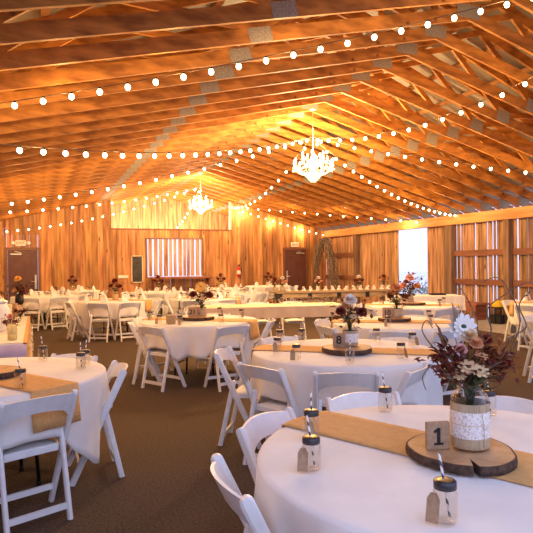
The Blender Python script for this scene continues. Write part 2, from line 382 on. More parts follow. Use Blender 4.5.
def text_mesh(txt,size,mat,parent,loc,rot,ext=.0015,name='lettering',serif=False):
    cu=bpy.data.curves.new('txt','FONT'); cu.body=txt; cu.size=size; cu.align_x='CENTER'; cu.align_y='CENTER'; cu.extrude=ext; cu.offset=size*.018
    o=bpy.data.objects.new('txt',cu); COL.objects.link(o)
    dg=bpy.context.evaluated_depsgraph_get(); dg.update(); me=bpy.data.meshes.new_from_object(o.evaluated_get(dg)); bpy.data.objects.remove(o); bpy.data.curves.remove(cu)
    me.materials.clear(); me.materials.append(M[mat]); me.name=name
    t=bpy.data.objects.new(name,me); COL.objects.link(t); t.parent=parent; t.location=loc; t.rotation_euler=rot; return t
def exit_sign(x,z,lb,bug):
    e=empty('exit_sign',(x,YP-.06,z),0,lb,'exit sign')
    m=MB(); m.bbox(-.16,.16,0,.05,-.09,.09,.006); m.build('housing','signface',e)
    text_mesh('EXIT',.13,'signred',e,(0,-.003,0),(PI/2,0,0))
    if bug:
        for s in (-1,1):
            m=MB(); m.lathe([(.001,-.05),(.06,-.05),(.07,0),(.05,.045),(.001,.05)],14,mat=Matrix.Translation((s*.235,.0,0))@Matrix.Rotation(PI/2,4,'X')); m.build('emergency_lamp','signface',e)
exit_sign(-.50,2.25,'white exit sign with two emergency lamps above the left dark door',True)
exit_sign(9.45,2.22,'small white exit sign above the right door by the vine arch',False)
# chalkboard, plaque, extinguisher, ledge
e=empty('chalkboard',(3.28,YP-.03,1.34),0,'tall black chalkboard in a pale wooden frame on the far plank wall','chalkboard')
MB().bbox(-.17,.17,-.01,.012,-.45,.45,.003).build('slate','chalk',e)
m=MB(); m.box(-.21,-.17,-.02,.015,-.49,.49);m.box(.17,.21,-.02,.015,-.49,.49);m.box(-.21,.21,-.02,.015,.45,.49);m.box(-.21,.21,-.02,.015,-.49,-.45); m.build('frame','palewood',e)
o=MB().bbox(2.62,2.97,YP-.03,YP-.012,1.03,1.13,.004).build('wall_plaque','white'); tag(o,'small blank white plaque on the wall left of the chalkboard','sign')
e=empty('fire_extinguisher',(7.08,YP-.072,1.0),0,'red fire extinguisher hanging on the far wall right of the slatted window','fire extinguisher')
MB().lathe([(.001,0),(.06,0),(.068,.02),(.068,.30),(.05,.36),(.02,.39),(.02,.41),(.001,.41)],14).build('cylinder','red',e)
m=MB(); m.box(-.02,.02,-.02,.02,.40,.45); m.bar((0,0,.45),(.10,0,.49),.02,.012); m.bar((0,0,.43),(.10,0,.43),.02,.012); m.tube([(.02,0,.43),(.10,-.02,.38),(.10,-.02,.15)],.012,6); m.build('valve_and_hose','black',e)
MB().lathe([(.0695,.10),(.0695,.24)],14).build('paper_label','white',e)
e=empty('plank_ledge',(4.75,YP-.4,0),0,'red-brown plank ledge below the slatted window','shelf')
MB().bbox(-1.05,1.15,-.22,.32,.98,1.04,.006).build('shelf_board','stage',e)
for sx in (-.95,1.05): MB().bbox(sx-.04,sx+.04,-.18,-.10,0,.98,.004).build('leg','stage',e)
for sx in (-.95,1.05): MB().bbox(sx-.04,sx+.04,.20,.28,0,.98,.004).build('leg','stage',e)

# vine arch in the far right corner
rv=random.Random(21)
e=empty('vine_arch',(10.2,19.35,0),R(-66),'tangled grey grapevine arch leaning in the far right corner','arch')
def archp(t,off=0):   # t 0..1
    x=-.62+1.24*t; 
    z=2.42*(1-abs(2*t-1)**2.6); return Vector((x*(1+off),0,max(z,0)))
for nm,(t0,t1) in {'left_branches':(0,.52),'right_branches':(.48,1)}.items():
    m=MB()
    sg=-1 if t0==0 else 1
    for i in range(34):
        a=rv.uniform(t0,t1*.85); b=min(t1+.03,a+rv.uniform(.15,.45)); off=rv.uniform(-.26,.16); dy=rv.uniform(-.14,.14); ph=rv.uniform(0,6); am=rv.uniform(.02,.07); pts=[]
        for j in range(10):
            t=a+(b-a)*j/9; p=archp(t); wv=am*math.sin(ph+j*1.1)
            pts.append(Vector((p.x+sg*off*(1-.5*(p.z/2.42))+wv,dy+am*math.cos(ph+j*.9),max(.02,p.z-abs(off)*.35+wv*.6))))
        r0=rv.uniform(.012,.028); m.tube(pts,[r0*(1-.7*j/9)+.003 for j in range(10)],5)
    for i in range(26):
        t=rv.uniform(t0,t1); p=archp(t); d=Vector((rv.uniform(-1,1),rv.uniform(-.6,.6),rv.uniform(-.3,1))).normalized()*rv.uniform(.15,.42)
        if p.z+d.z<.02: d.z=.1
        m.tube([p,p+d*.5+Vector((rv.uniform(-.04,.04),0,.03)),p+d],[.009,.006,.003],4)
    m.build('branches','vine',e)
# timber arch post boards under the vines


# small things along the right wall
o=empty('plank_bench',(10.3,11.7,0),R(0),'low red-brown plank bench standing against the right wall','bench')
MB().bbox(-.22,.22,-.62,.62,.38,.43,.006).build('seat','stage',o)
for sy in (-.5,.5): MB().bbox(-.18,.18,sy-.03,sy+.03,0,.38,.004).build('leg','stage',o)
MB().bbox(-.22,-.185,-.58,.58,.22,.38,.004).build('apron','stage',o)
o=empty('work_lamp_crate',(10.05,10.35,0),R(20),'black wire crate topped with a yellow dome near the right wall post','crate')
m=MB(); 
for z in (.02,.2,.38):
    m.tube([(-.14,-.14,z),(.14,-.14,z),(.14,.14,z),(-.14,.14,z),(-.14,-.14,z)],.012,6)
for x in (-.14,0,.14):
    for y in (-.14,.14): m.tube([(x,y,.0),(x,y,.38)],.012,6); m.tube([(y,x,.0),(y,x,.38)],.012,6)
m.build('wire_frame','black',o)
MB().bbox(-.13,.13,-.13,.13,.02,.22,.01).build('box','black',o)
MB().lathe([(.001,.22),(.10,.22),(.10,.40),(.001,.401)],14).build('drum','brownseed',o)
MB().lathe([(.13,.40),(.135,.43),(.12,.49),(.08,.54),(.001,.56)],16,cap=False).build('dome_lid','yellow',o)
# shrub outside
m=MB(); rb=random.Random(5)
for i in range(420):
    p=Vector((rb.gauss(0,.55),rb.gauss(0,.8),abs(rb.gauss(0,.3))+.05)); d=Vector((rb.uniform(-1,1),rb.uniform(-1,1),rb.uniform(-1,1))).normalized(); s=d.orthogonal().normalized()*.05; d*=.13
    m.add([p,p+d*.5+s,p+d,p+d*.5-s+Vector((0,0,.01))],[(0,1,2,3)])
for i in range(14): m.tube([(0,0,-.1),(rb.gauss(0,.4),rb.gauss(0,.6),rb.uniform(.2,.6))],.012,5)
o=m.build('low_shrub','bush'); o.location=(17.5,22.6,-.105); tag(o,'low grey-green shrub outside beyond the bright wall opening','shrub')

# ---------------------------------------------------------------- string lights
H1=(4.83,9.63,3.86);H2=(4.83,17.45,3.95);C=(6.75,20.22,3.66)
strings=[((4.83,4.25,4.22),(-3.1,7.0,2.7),.2,'string of warm bulbs nearest the camera crossing the top left'),
 (H1,(-3.1,4.0,2.55),.4,'string of bulbs from the big chandelier toward the near left wall'),
 (H1,(-3.1,13.0,2.55),.3,'string of bulbs from the big chandelier toward the far left wall'),
 (H2,(-3.1,12.3,2.45),.22,'string of bulbs from the small chandelier sweeping to the left wall'),
 (H2,(-3.1,19.5,2.5),.4,'lowest string of bulbs running left along the far wall'),
 (H1,(5.9,4.3,4.0),.38,'string of bulbs from the big chandelier rising to the upper right'),
 (H1,(9.6,7.3,3.0),.1,'string of bulbs from the big chandelier running level to the right'),
 (H1,(10.72,12.5,2.78),.3,'string of bulbs from the big chandelier down to the header beam'),
 (C,(10.74,20.2,2.62),.05,'string of bulbs along the far wall down to the right corner'),
 (H1,C,.42,'string of bulbs from the big chandelier to the corner of the loft opening'),
 (C,(10.72,14.0,2.70),.0,'string of bulbs from the loft opening corner across to the right wall'),
 (H2,(4.7,20.3,2.84),.12,'short string of bulbs from the small chandelier down to the window top')]
bm=MB(); bm.ball((0,0,-.045),.027,8,1.15); bulb0=None
sm=MB(); sm.lathe([(.001,.0),(.013,.0),(.015,-.028),(.001,-.029)],8); sock0=None
WARM=(1,.56,.20)
li=0; SPC={0:.275,9:.75,10:.48,3:.40,1:.27}
for si,(A,B,sag,lb) in enumerate(strings):
    A=Vector(A);B=Vector(B); L=(A-B).length; n=max(6,int(L/SPC.get(si,.31)))
    P=lambda t:A*(1-t)+B*t-Vector((0,0,4*sag*t*(1-t)))
    root=empty('string_lights',A,0,lb,'string lights','strings of warm bulbs under the roof')
    m=MB(); m.tube([P(i/40)-A for i in range(41)],.0045,5); m.build('cord','cord',root)
    for i in range(n):
        t=(i+.6)/n; p=P(t)-A
        if bulb0 is None: bulb0=bm.build('bulb','bulb',root); b=bulb0; sock0=sm.build('socket','black',b); s_=sock0
        else: b=bulb0.copy(); COL.objects.link(b); b.parent=root; s_=sock0.copy(); COL.objects.link(s_); s_.parent=b
        b.location=p
        if i%4==1:
            ld=bpy.data.lights.new('bulb_light','POINT'); ld.energy=22.0 if si in (0,1) else 36.0; ld.color=WARM; ld.shadow_soft_size=.03
            lo=bpy.data.objects.new('bulb_light',ld); COL.objects.link(lo); lo.location=A+p-Vector((0,0,.09)); li+=1

# ---------------------------------------------------------------- chandeliers
def chandelier(loc,ztop,lb,power):
    e=empty('crystal_chandelier',loc,0,lb,'chandelier')
    m=MB(); m.tube([(0,0,.30),(0,0,ztop-loc[2])],.006,6); m.lathe([(.001,ztop-loc[2]),(.05,ztop-loc[2]),(.05,ztop-loc[2]-.02),(.001,ztop-loc[2]-.03)],12); m.build('chain','chandelier',e)
    m=MB(); m.lathe([(.001,-.26),(.02,-.25),(.045,-.2),(.02,-.16),(.03,-.12),(.06,-.08),(.03,-.04),(.018,.05),(.035,.1),(.02,.15),(.03,.22),(.012,.27),(.006,.3)],16); m.build('column','chandelier',e)
    drops=0
    for tier,(na,rad,zt_,zc) in enumerate(((10,.365,.02,-.10),(5,.20,.16,.04))):
        for i in range(na):
            th=2*PI*i/na+tier*.4; d=Vector((math.cos(th),math.sin(th),0))
            pts=[d*(.03+(rad-.03)*s)+Vector((0,0,zc-.09*math.sin(s*PI*.85)+(zt_-zc)*s**2)) for s in [k/10 for k in range(11)]]
            m=MB(); m.tube(pts,.007,6); q=pts[-1]
            m.lathe([(.001,-.005),(.03,0),(.035,.012),(.001,.013)],10,c=q); a=m.build('arm','chandelier',e)
            m=MB(); m.lathe([(.011,.01),(.011,.075),(.001,.076)],8,c=q); m.build('candle_sleeve','chandelier',a)
            m=MB(); m.lathe([(.001,.072),(.014,.085),(.018,.105),(.010,.135),(.001,.155)],8,c=q); m.build('flame_bulb','candlebulb',a)
            m=MB()
            for k in range(3):
                c_=q+Vector((.03*math.cos(2.1*k),.03*math.sin(2.1*k),-.02)); m.lathe([(.001,0),(.006,-.01),(.010,-.035),(.001,-.06)],6,c=c_,smooth=False)
            b0=d*.03+Vector((0,0,.18))
            for k in range(9):
                s=k/8; c_=b0*(1-s)+q*s-Vector((0,0,.12*math.sin(PI*s))); m.ball(c_,.009,4)
            m.build('crystals','crystal',a)
    m=MB()
    for i in range(16):
        th=2*PI*i/16
        for k in range(5):
            rr_=.16*(1-k/5)+.015; m.lathe([(.001,0),(.007,-.01),(.009,-.03),(.001,-.05)],6,c=(rr_*math.cos(th),rr_*math.sin(th),-.12-.035*k),smooth=False)
    m.build('crystal_basket','crystal',e)
    for i in range(4):
        th=2*PI*i/4+.2; ld=bpy.data.lights.new('chandelier_light','POINT'); ld.energy=power/4; ld.color=(1,.66,.33); ld.shadow_soft_size=.05
        lo=bpy.data.objects.new('chandelier_light',ld); COL.objects.link(lo); lo.location=Vector(loc)+Vector((.35*math.cos(th),.35*math.sin(th),.19))
chandelier((4.83,9.55,3.30),4.37,'large lit crystal chandelier hanging from the roof ridge nearest the camera',600)
chandelier((4.83,17.45,3.38),4.37,'smaller-looking lit crystal chandelier in front of the loft opening',480)

# ---------------------------------------------------------------- chairs
def make_chair():
    c=empty('folding_chair',(0,0,0))
    for s in (-1,1):   # long frame rail: top of back down to front foot
        m=MB(); x=s*.205; p=Vector((x,-.20,.735)); q=Vector((x,.15,0)); d=(q-p).normalized(); w,h=.028,.047
        u=Vector((1,0,0)); v=d.cross(u).normalized(); vs=[];fs=[]
        secs=[(p-d*.017,.45),(p-d*.010,.8),(p,1),(q-Vector((0,0,0)),1)]
        for e_,k in secs:
            for a_,b_ in ((-1,-.6),(-.6,-1),(.6,-1),(1,-.6),(1,.6),(.6,1),(-.6,1),(-1,.6)): vs.append(e_+u*a_*w/2+v*b_*h/2*k)
        vs=[Vector((a.x,a.y,max(a.z,0))) for a in vs]
        for r_ in range(3):
            for i in range(8): fs.append((r_*8+i,r_*8+(i+1)%8,(r_+1)*8+(i+1)%8,(r_+1)*8+i))
        fs.append(tuple(range(7,-1,-1))); fs.append(tuple(range(24,32)))
        m.add(vs,fs); m.build('front_leg','chair',c)
        m=MB(); x=s*.176; p=Vector((x,-.070,.515)); q=Vector((x,-.185,0))
        m2=[]; d=(q-p).normalized(); v=d.cross(u).normalized(); vs=[];fs=[]; w,h=.026,.038
        for e_,k in ((p-d*.018,.4),(p-d*.008,.8),(p,1),(q,1)):
            for a_,b_ in ((-1,-.6),(-.6,-1),(.6,-1),(1,-.6),(1,.6),(.6,1),(-.6,1),(-1,.6)): vs.append(e_+u*a_*w/2+v*b_*h/2*k)
        vs=[Vector((a.x,a.y,max(a.z,0))) for a in vs]
        for r_ in range(3):
            for i in range(8): fs.append((r_*8+i,r_*8+(i+1)%8,(r_+1)*8+(i+1)%8,(r_+1)*8+i))
        fs.append(tuple(range(7,-1,-1))); fs.append(tuple(range(24,32)))
        m.add(vs,fs); m.build('rear_leg','chair',c)
    # backrest: arched bowed slat
    m=MB(); vs=[];fs=[]; K=16
    for i in range(K+1):
        t=-1+2*i/K; x=.196*t; bow=-.045*(1-t*t); 
        zt_=.735+.018*(1-t*t); zl_=.622+.038*(1-t*t)-(.03*max(0,abs(t)-.8)/.2)
        for z,th in ((zl_,0),(zt_,0),(zt_,1),(zl_,1)):
            y=-.20+(.735-z)*.476+bow; vs.append((x,y+(-.007 if th==0 else .007),z))
    for i in range(K):
        for k in range(4): fs.append((i*4+k,i*4+(k+1)%4,(i+1)*4+(k+1)%4,(i+1)*4+k))
    fs.append((3,2,1,0)); fs.append((K*4,K*4+1,K*4+2,K*4+3))
    m.add(vs,fs); m.build('backrest','chair',c)
    m=MB(); m.bbox(-.158,.158,-.085,-.06,.385,.425,.004); m.bbox(-.158,.158,.245,.27,.385,.425,.004); m.bbox(-.158,-.135,-.06,.245,.385,.425,.004); m.bbox(.135,.158,-.06,.245,.385,.425,.004); m.build('seat_frame','chair',c)
    m=MB(); vs=[];fs=[]; K=8
    for i in range(K+1):
        for j in range(K+1):
            a,b=-1+2*i/K,-1+2*j/K; x=.150*a;y=.0925+.170*b; z=.428+.020*(1-abs(a)**4)*(1-abs(b)**4); vs.append((x,y,z))
    for i in range(K):
        for j in range(K): o_=i*(K+1)+j; fs.append((o_,o_+K+1,o_+K+2,o_+1))
    m.add(vs,fs,None,True); m.box(-.150,.150,-.0775,.2625,.41,.4285); m.build('seat_pad','pad',c)
    m=MB(); m.bar((-.165,-.165,.080),(.165,-.165,.080),.018,.034,Vector((0,1,0))); m.build('stretcher','chair',c)
    m=MB(); m.bar((-.195,.095,.115),(.195,.095,.115),.018,.034,Vector((0,1,0))); m.build('stretcher','chair',c)
    return c
chair0=make_chair(); chair_used=[False]
CV=Vector((-.375,.927)); CRt=Vector((.927,.375))
SEC=['on the near side','on the near side, slightly right','at the near right','on the right side','at the far right','on the far side, slightly right','on the far side','on the far side, slightly left','at the far left','on the left side','at the near left','on the near side, slightly left']
def sector(dx,dy,px,py):
    # as seen from the camera at the origin
    v=Vector((px,py)).normalized(); rt=Vector((v.y,-v.x)); d=Vector((dx,dy))
    a=math.degrees(math.atan2(d.dot(rt),-d.dot(v)))%360
    return int((a+15)//30)%12
usedlab=set()
def place_chair(x,y,face,label,group):
    c=chair0 if not chair_used[0] else copy_tree(chair0); chair_used[0]=True
    c.location=(x,y,0); c.rotation_euler=(0,0,face-PI/2)
    if label in usedlab: print('DUP',label)
    usedlab.add(label); tag(c,label,'chair',group); return c

# ---------------------------------------------------------------- tables
def leaf(m,p,d,L,w,n=None,fold=.25):
    d=d.normalized(); s=d.cross(Vector((0,0,1)))
    if s.length<.1: s=d.orthogonal()
    s.normalize(); u=s.cross(d); 
    pts=[p,p+d*L*.35+s*w/2+u*w*fold,p+d*L*.7+s*w*.38+u*w*fold*.8,p+d*L-u*L*.08,p+d*L*.7-s*w*.38+u*w*fold*.8,p+d*L*.35-s*w/2+u*w*fold,p+d*L*.35,p+d*L*.7]
    th=u*.0015
    m.add(pts,[(0,1,6),(1,2,7,6),(2,3,7),(3,4,7),(4,5,6,7),(5,0,6)])
def bloom(m,c,nrm,r,layers=3,petals=9,width=.55,cup=.5,r0=.15):
    nrm=nrm.normalized(); a=nrm.orthogonal().normalized(); b=nrm.cross(a)
    for l in range(layers):
        f=1-l/(layers+.5); k=petals
        for i in range(k):
            t=2*PI*(i+.5*(l%2))/k; d=a*math.cos(t)+b*math.sin(t); s=nrm.cross(d); L=r*f; w=width*L
            lift=nrm*(cup*L*(.3+l*.45)); p=c+nrm*(.1*r*l)
            m.add([p,p+d*L*.5+s*w/2+lift*.4,p+d*L*.85+s*w*.45+lift*.75,p+d*L+lift,p+d*L*.85-s*w*.45+lift*.75,p+d*L*.5-s*w/2+lift*.4],[(0,1,2,3,4,5)],None,False)
def vase_at(x,y,z,h,r,lb,lace=True,detail=True):
    e=empty('mason_jar_vase',(x,y,z),0,lb,'vase')
    n=24 if detail else 12
    prof=[(.001,.003),(r*.9,.003),(r,.015),(r,h*.78),(r*.92,h*.84),(r*.66,h*.90),(r*.66,h),(r*.62,h),(r*.62,h*.90),(r*.86,h*.83),(r*.94,h*.76),(r*.94,.02),(.001,.012)]
    MB().lathe(prof,n).build('glass_jar','glass',e)
    MB().lathe([(r*1.02,.01),(r*1.035,h*.1),(r*1.03,h*.70),(r*1.0,h*.72)],n).build('burlap_wrap','burlap2',e)
    if lace: MB().lathe([(r*1.05,h*.20),(r*1.06,h*.4),(r*1.05,h*.60)],n).build('lace_band','lace',e)
    if detail:
        m=MB(); m.lathe([(r*1.075,h*.40),(r*1.085,h*.405),(r*1.075,h*.41)],n); m.tube([(r*-.2,-r*1.08,h*.7),(0,-r*1.09,h*.4),(r*.05,-r*1.09,h*.05)],.0012,4); m.build('twine','palewood',e)
    else: MB().lathe([(r*.70,h*.92),(r*.70,h*.97)],n).build('rim','palewood',e)
    return e
def slice_at(x,y,z,r,th,rz,lb,seed):
    rs=random.Random(seed); e=empty('wood_slice',(x,y,z),rz,lb,'wood slice')
    K=120; ph=[rs.uniform(0,6) for _ in range(4)]
    R_=[r*(1+.04*math.sin(2*PI*i/K*2+ph[0])+.025*math.sin(2*PI*i/K*3+ph[1])+.01*math.sin(2*PI*i/K*9+ph[2])) for i in range(K)]
    kn=K*3//4+4   # crack towards the camera
    Rt=list(R_); Rt[kn]=R_[kn]*.62
    vs=[(0,0,th)]+[(Rt[i]*.965*math.cos(2*PI*i/K),Rt[i]*.965*math.sin(2*PI*i/K),th) for i in range(K)]+[(0,0,.001)]+[(Rt[i]*.965*math.cos(2*PI*i/K),Rt[i]*.965*math.sin(2*PI*i/K),.001) for i in range(K)]
    fs=[(0,1+i,1+(i+1)%K) for i in range(K)]+[(K+1,K+2+(i+1)%K,K+2+i) for i in range(K)]
    MB().add(vs,fs).build('cut_face','slice',e)
    vs=[];fs=[]
    for i in range(K):
        t=2*PI*i/K; q=Rt[i]; 
        for rr_,z_ in ((q*.96,0.0005),(q*1.0,.003),(q*1.012,th*.5),(q,th*.97),(q*.955,th*1.002)): vs.append((rr_*math.cos(t),rr_*math.sin(t),z_))
    for i in range(K):
        for k in range(4): a=i*5+k; b=((i+1)%K)*5+k; fs.append((a,b,b+1,a+1))
    MB().add(vs,fs).build('bark','bark',e)
    return e
def sign_at(x,y,z,num,rz,lb,s=.095):
    e=empty('table_number',(x,y,z),rz,lb,'table number sign')
    MB().bbox(-s/2,s/2,0,.018,0,s*1.12,.002).build('wooden_block','kraft',e)
    if num=='1':
        m=MB(); m.box(-.006,.006,-.003,0,.020,.078); m.box(-.017,.017,-.003,0,.018,.025); m.bar((-.017,-.0015,.064),(.002,-.0015,.076),.003,.009,Vector((0,1,0))); m.build('lettering','black',e)
    else: text_mesh(num,s*(.95 if len(num)==1 else .72),'black',e,(0,-.002,s*.56),(PI/2,0,0),.001)
    return e
JN={}
def jar_at(x,y,z,rz,lb,group,straw=True,tagged=True,lid=True):
    key=(straw,tagged,lid)
    if key in JN:
        e=copy_tree(JN[key]); 
    else:
        e=empty('favor_jar',(0,0,0)); JN[key]=e; r=.034; h=.105
        MB().lathe([(.001,.002),(r*.88,.002),(r,.012),(r,h*.80),(r*.82,h*.9),(r*.82,h),(r*.76,h),(r*.76,h*.9),(r*.93,h*.79),(r*.93,.014),(.001,.008)],18).build('glass','glass',e)
        if lid:
            MB().lathe([(.001,h+.009),(r*.86,h+.009),(r*.92,h+.005),(r*.92,h-.012),(r*.88,h-.013)],18).build('lid','lid',e)
            MB().lathe([(.001,h+.0105),(r*.55,h+.0105),(r*.6,h+.0095)],14).build('lid_disc','rim',e)
        if straw:
            m=MB(); m.tube([(.012,.0,.012),(-.004,-.002,h+.01),(-.016,-.004,h+.085)],.0036,7); m.build('straw','straw',e)
        if tagged:
            mt=Matrix.Translation((-.040,-.018,.003))@Matrix.Rotation(R(-30),4,'Z')@Matrix.Rotation(R(-14),4,'X'); m=MB()
            vs=[mt@Vector(p) for p in [(-.018,0,0),(.018,0,0),(.018,0,.062),(.008,0,.078),(-.008,0,.078),(-.018,0,.062),(-.018,.0015,0),(.018,.0015,0),(.018,.0015,.062),(.008,.0015,.078),(-.008,.0015,.078),(-.018,.0015,.062)]]
            m.add(vs,[(0,1,2,3,4,5),(11,10,9,8,7,6)]+[(i,(i+1)%6+0,(i+1)%6+6,i+6) for i in range(6)]); 
            t=m.build('kraft_tag','kraft',e)
            m=MB(); m.tube([mt@Vector((0,0,.072)),(-.030,-.008,h*.88),(-.020,-.022,h*.89)],.0012,4); m.build('string','palewood',t)
    e.location=(x,y,z); e.rotation_euler=(0,0,rz)
    if lb in usedlab: print('DUP',lb)
    usedlab.add(lb); tag(e,lb,'jar',group); return e
def cloth_obj(x,y,R0,angs,seed,lb,top=.752,drop=.37,run=None):
    rs=random.Random(seed); m=MB(); K=144; vs=[];fs=[]; ph=[rs.uniform(0,6.3) for _ in range(6)]; sq=rs.uniform(0,PI/2)
    kf=[rs.randint(11,14),rs.randint(17,21)]
    rings=[.0,.4,.8,.97,1.0]
    for k_,f in enumerate(rings):
        for i in range(K):
            t=2*PI*i/K; vs.append((R0*f*math.cos(t),R0*f*math.sin(t),top-(.004 if f==1 else 0)))
    J=9
    for j in range(0,J+1):
        s=j/J if j else .02
        for i in range(K):
            t=2*PI*i/K
            corner=(max(0,abs(math.cos(2*(t+sq))) -.55)/.45)**2
            dr=drop+.20*corner
            near=0
            for a in angs:
                dd=abs((t-a+PI)%(2*PI)-PI)
                near=max(near,min(1,max(0,(.34-dd)/.12)))
            lim=top-.478; dr=dr*(1-near)+min(dr,lim)*near
            amp=(.012+.042*s)*(1-.6*near)
            w_=.62*math.sin(kf[0]*t+ph[0])+.38*math.sin(kf[1]*t+ph[1])+.25*math.sin(5*t+ph[2])
            fold=amp*1.7*(-max(0,1-w_)**1.4*.42+.25)
            if run is not None:
                rn=0
                for a in (R(run),R(run)+PI):
                    dd=abs((t-a+PI)%(2*PI)-PI); rn=max(rn,min(1,max(0,(.36-dd)/.10)))
                fold*=(1-rn)
            else: rn=0
            r=R0+.005+.006*s+fold*s**.7+.03*near*s*(1-rn)
            z=top-.006-dr*s+.006*math.sin(kf[0]*t+ph[3])*s
            vs.append((r*math.cos(t),r*math.sin(t),z))
    nr=len(rings)+J+1
    for j in range(1,nr-1) if False else range(nr-1):
        for i in range(K):
            a=j*K+i;b=j*K+(i+1)%K
            if j==0: pass
            fs.append((a,b,b+K,a+K))
    m.add(vs,fs,None,True); o=m.build('tablecloth','cloth'); o.location=(x,y,0)
    md=o.modifiers.new('thickness','SOLIDIFY'); md.thickness=.0025; md.offset=1
    tag(o,lb,'tablecloth','white tablecloths on round tables'); return o
def runner_obj(x,y,R0,ang,lb,top=.752,w=.32,drop=.22,drop2=.22):
    m=MB(); vs=[];fs=[]; W=9; S=26
    for i in range(W+1):
        o_=-w/2+w*i/W; e=math.sqrt(max(.01,(R0+.030)**2-o_*o_)); e0=math.sqrt(max(.01,(R0+.012)**2-o_*o_))
        for j in range(S+1):
            t=j/S
            if t<.14: k=t/.14; p=(-e+.014*k,-(drop)*(1-k)-.010)
            elif t>.86: k=(1-t)/.14; p=(e-.014*k,-(drop2)*(1-k)-.010)
            elif t<.18: p=(-e0,.0)
            elif t>.82: p=(e0,.0)
            else: p=(-e0+2*e0*(t-.18)/.64,.0)
            wob=.006*math.sin(o_*40+j) if (t<.14 or t>.86) else 0
            vs.append((p[0]+wob,o_,top+.0060+p[1]))
    for i in range(W):
        for j in range(S): a=i*(S+1)+j; fs.append((a,a+S+1,a+S+2,a+1))
    m.add(vs,fs,None,True); o=m.build('burlap_runner','burlap'); o.location=(x,y,0); o.rotation_euler=(0,0,ang)
    md=o.modifiers.new('thickness','SOLIDIFY'); md.thickness=.002; md.offset=1
    tag(o,lb,'table runner','burlap runners on round tables'); return o
tbl0=[None]
def round_table(x,y,desc,chairs,run=None,rback=.92,seed=0,extra=None,top=.752,grp=''):
    if tbl0[0] is None:
        e=empty('round_table',(0,0,0)); MB().lathe([(.001,.72),(.738,.72),(.748,.727),(.748,.741),(.738,.748),(.001,.748)],64).build('tabletop','palewood',e)
        for sx in (-1,1):
            for sy in (-1,1):
                m=MB(); m.tube([(sx*.22,sy*.16,.72),(sx*.27,sy*.18,.015)],.013,8); m.lathe([(.001,.0),(.018,0),(.018,.03),(.001,.03)],8,c=(sx*.27,sy*.18,0)); m.build('leg','black',e)
        for sx in (-1,1): m=MB(); m.tube([(sx*.257,-.175,.2),(sx*.257,.175,.2)],.010,8); m.build('leg_brace','black',e)
        tbl0[0]=e
    else: e=copy_tree(tbl0[0])
    e.location=(x,y,0); e.rotation_euler=(0,0,R(35)+seed); tag(e,'round folding banquet table, '+desc,'table','round banquet tables')
    angs=[]
    for c in chairs:
        a,rb,tw=(c if isinstance(c,tuple) else (c,rback,0)); ar=R(a); r0=rb-.20
        px,py=x+r0*math.cos(ar),y+r0*math.sin(ar)
        place_chair(px,py,ar+PI+R(tw),'white folding chair '+SEC[sector(math.cos(ar),math.sin(ar),x,y)]+' of '+desc,'white folding chairs around the tables'); 
        if abs(tw)<45: angs.append(ar)
    cloth_obj(x,y,.757,angs,seed*7+3,'white linen tablecloth draped over '+desc,run=run)
    if run is not None: runner_obj(x,y,.757,R(run),'burlap runner across '+desc)
D1='the nearest round table'; D8='table number 8'; D10='table number 10'; DLM='the sunflower bouquet table'
DTL='the near left table'; D3='the table beyond table 10'
round_table(1.458,1.692,D1,[(167,.87,9),(120,.91,5),(78,1.0,8),(36,1.0,-4),-12,-56,-101,-146],115,.92,1)
round_table(2.341,4.089,D8,[(153,1.02,-5),(200,.95,4),(240,.92,3),(267,.90,38),(97,1.05,5),28],-37,.93,2)
round_table(4.01,5.78,D10,[180,232,272,132,86,40],-34,.95,3)
round_table(5.84,7.96,D3,[185,232,268,130,85,40],-36,.95,4)
round_table(1.95,7.2,DLM,[(175,.85,-8),(216,.88,-6),(280,.93,0),-30,130,60],-40,.95,5)
round_table(-.32,4.2,DTL,[(-68,.86,0),(1,.86,0),(48,.88,0),110,-118],-57,.92,6)

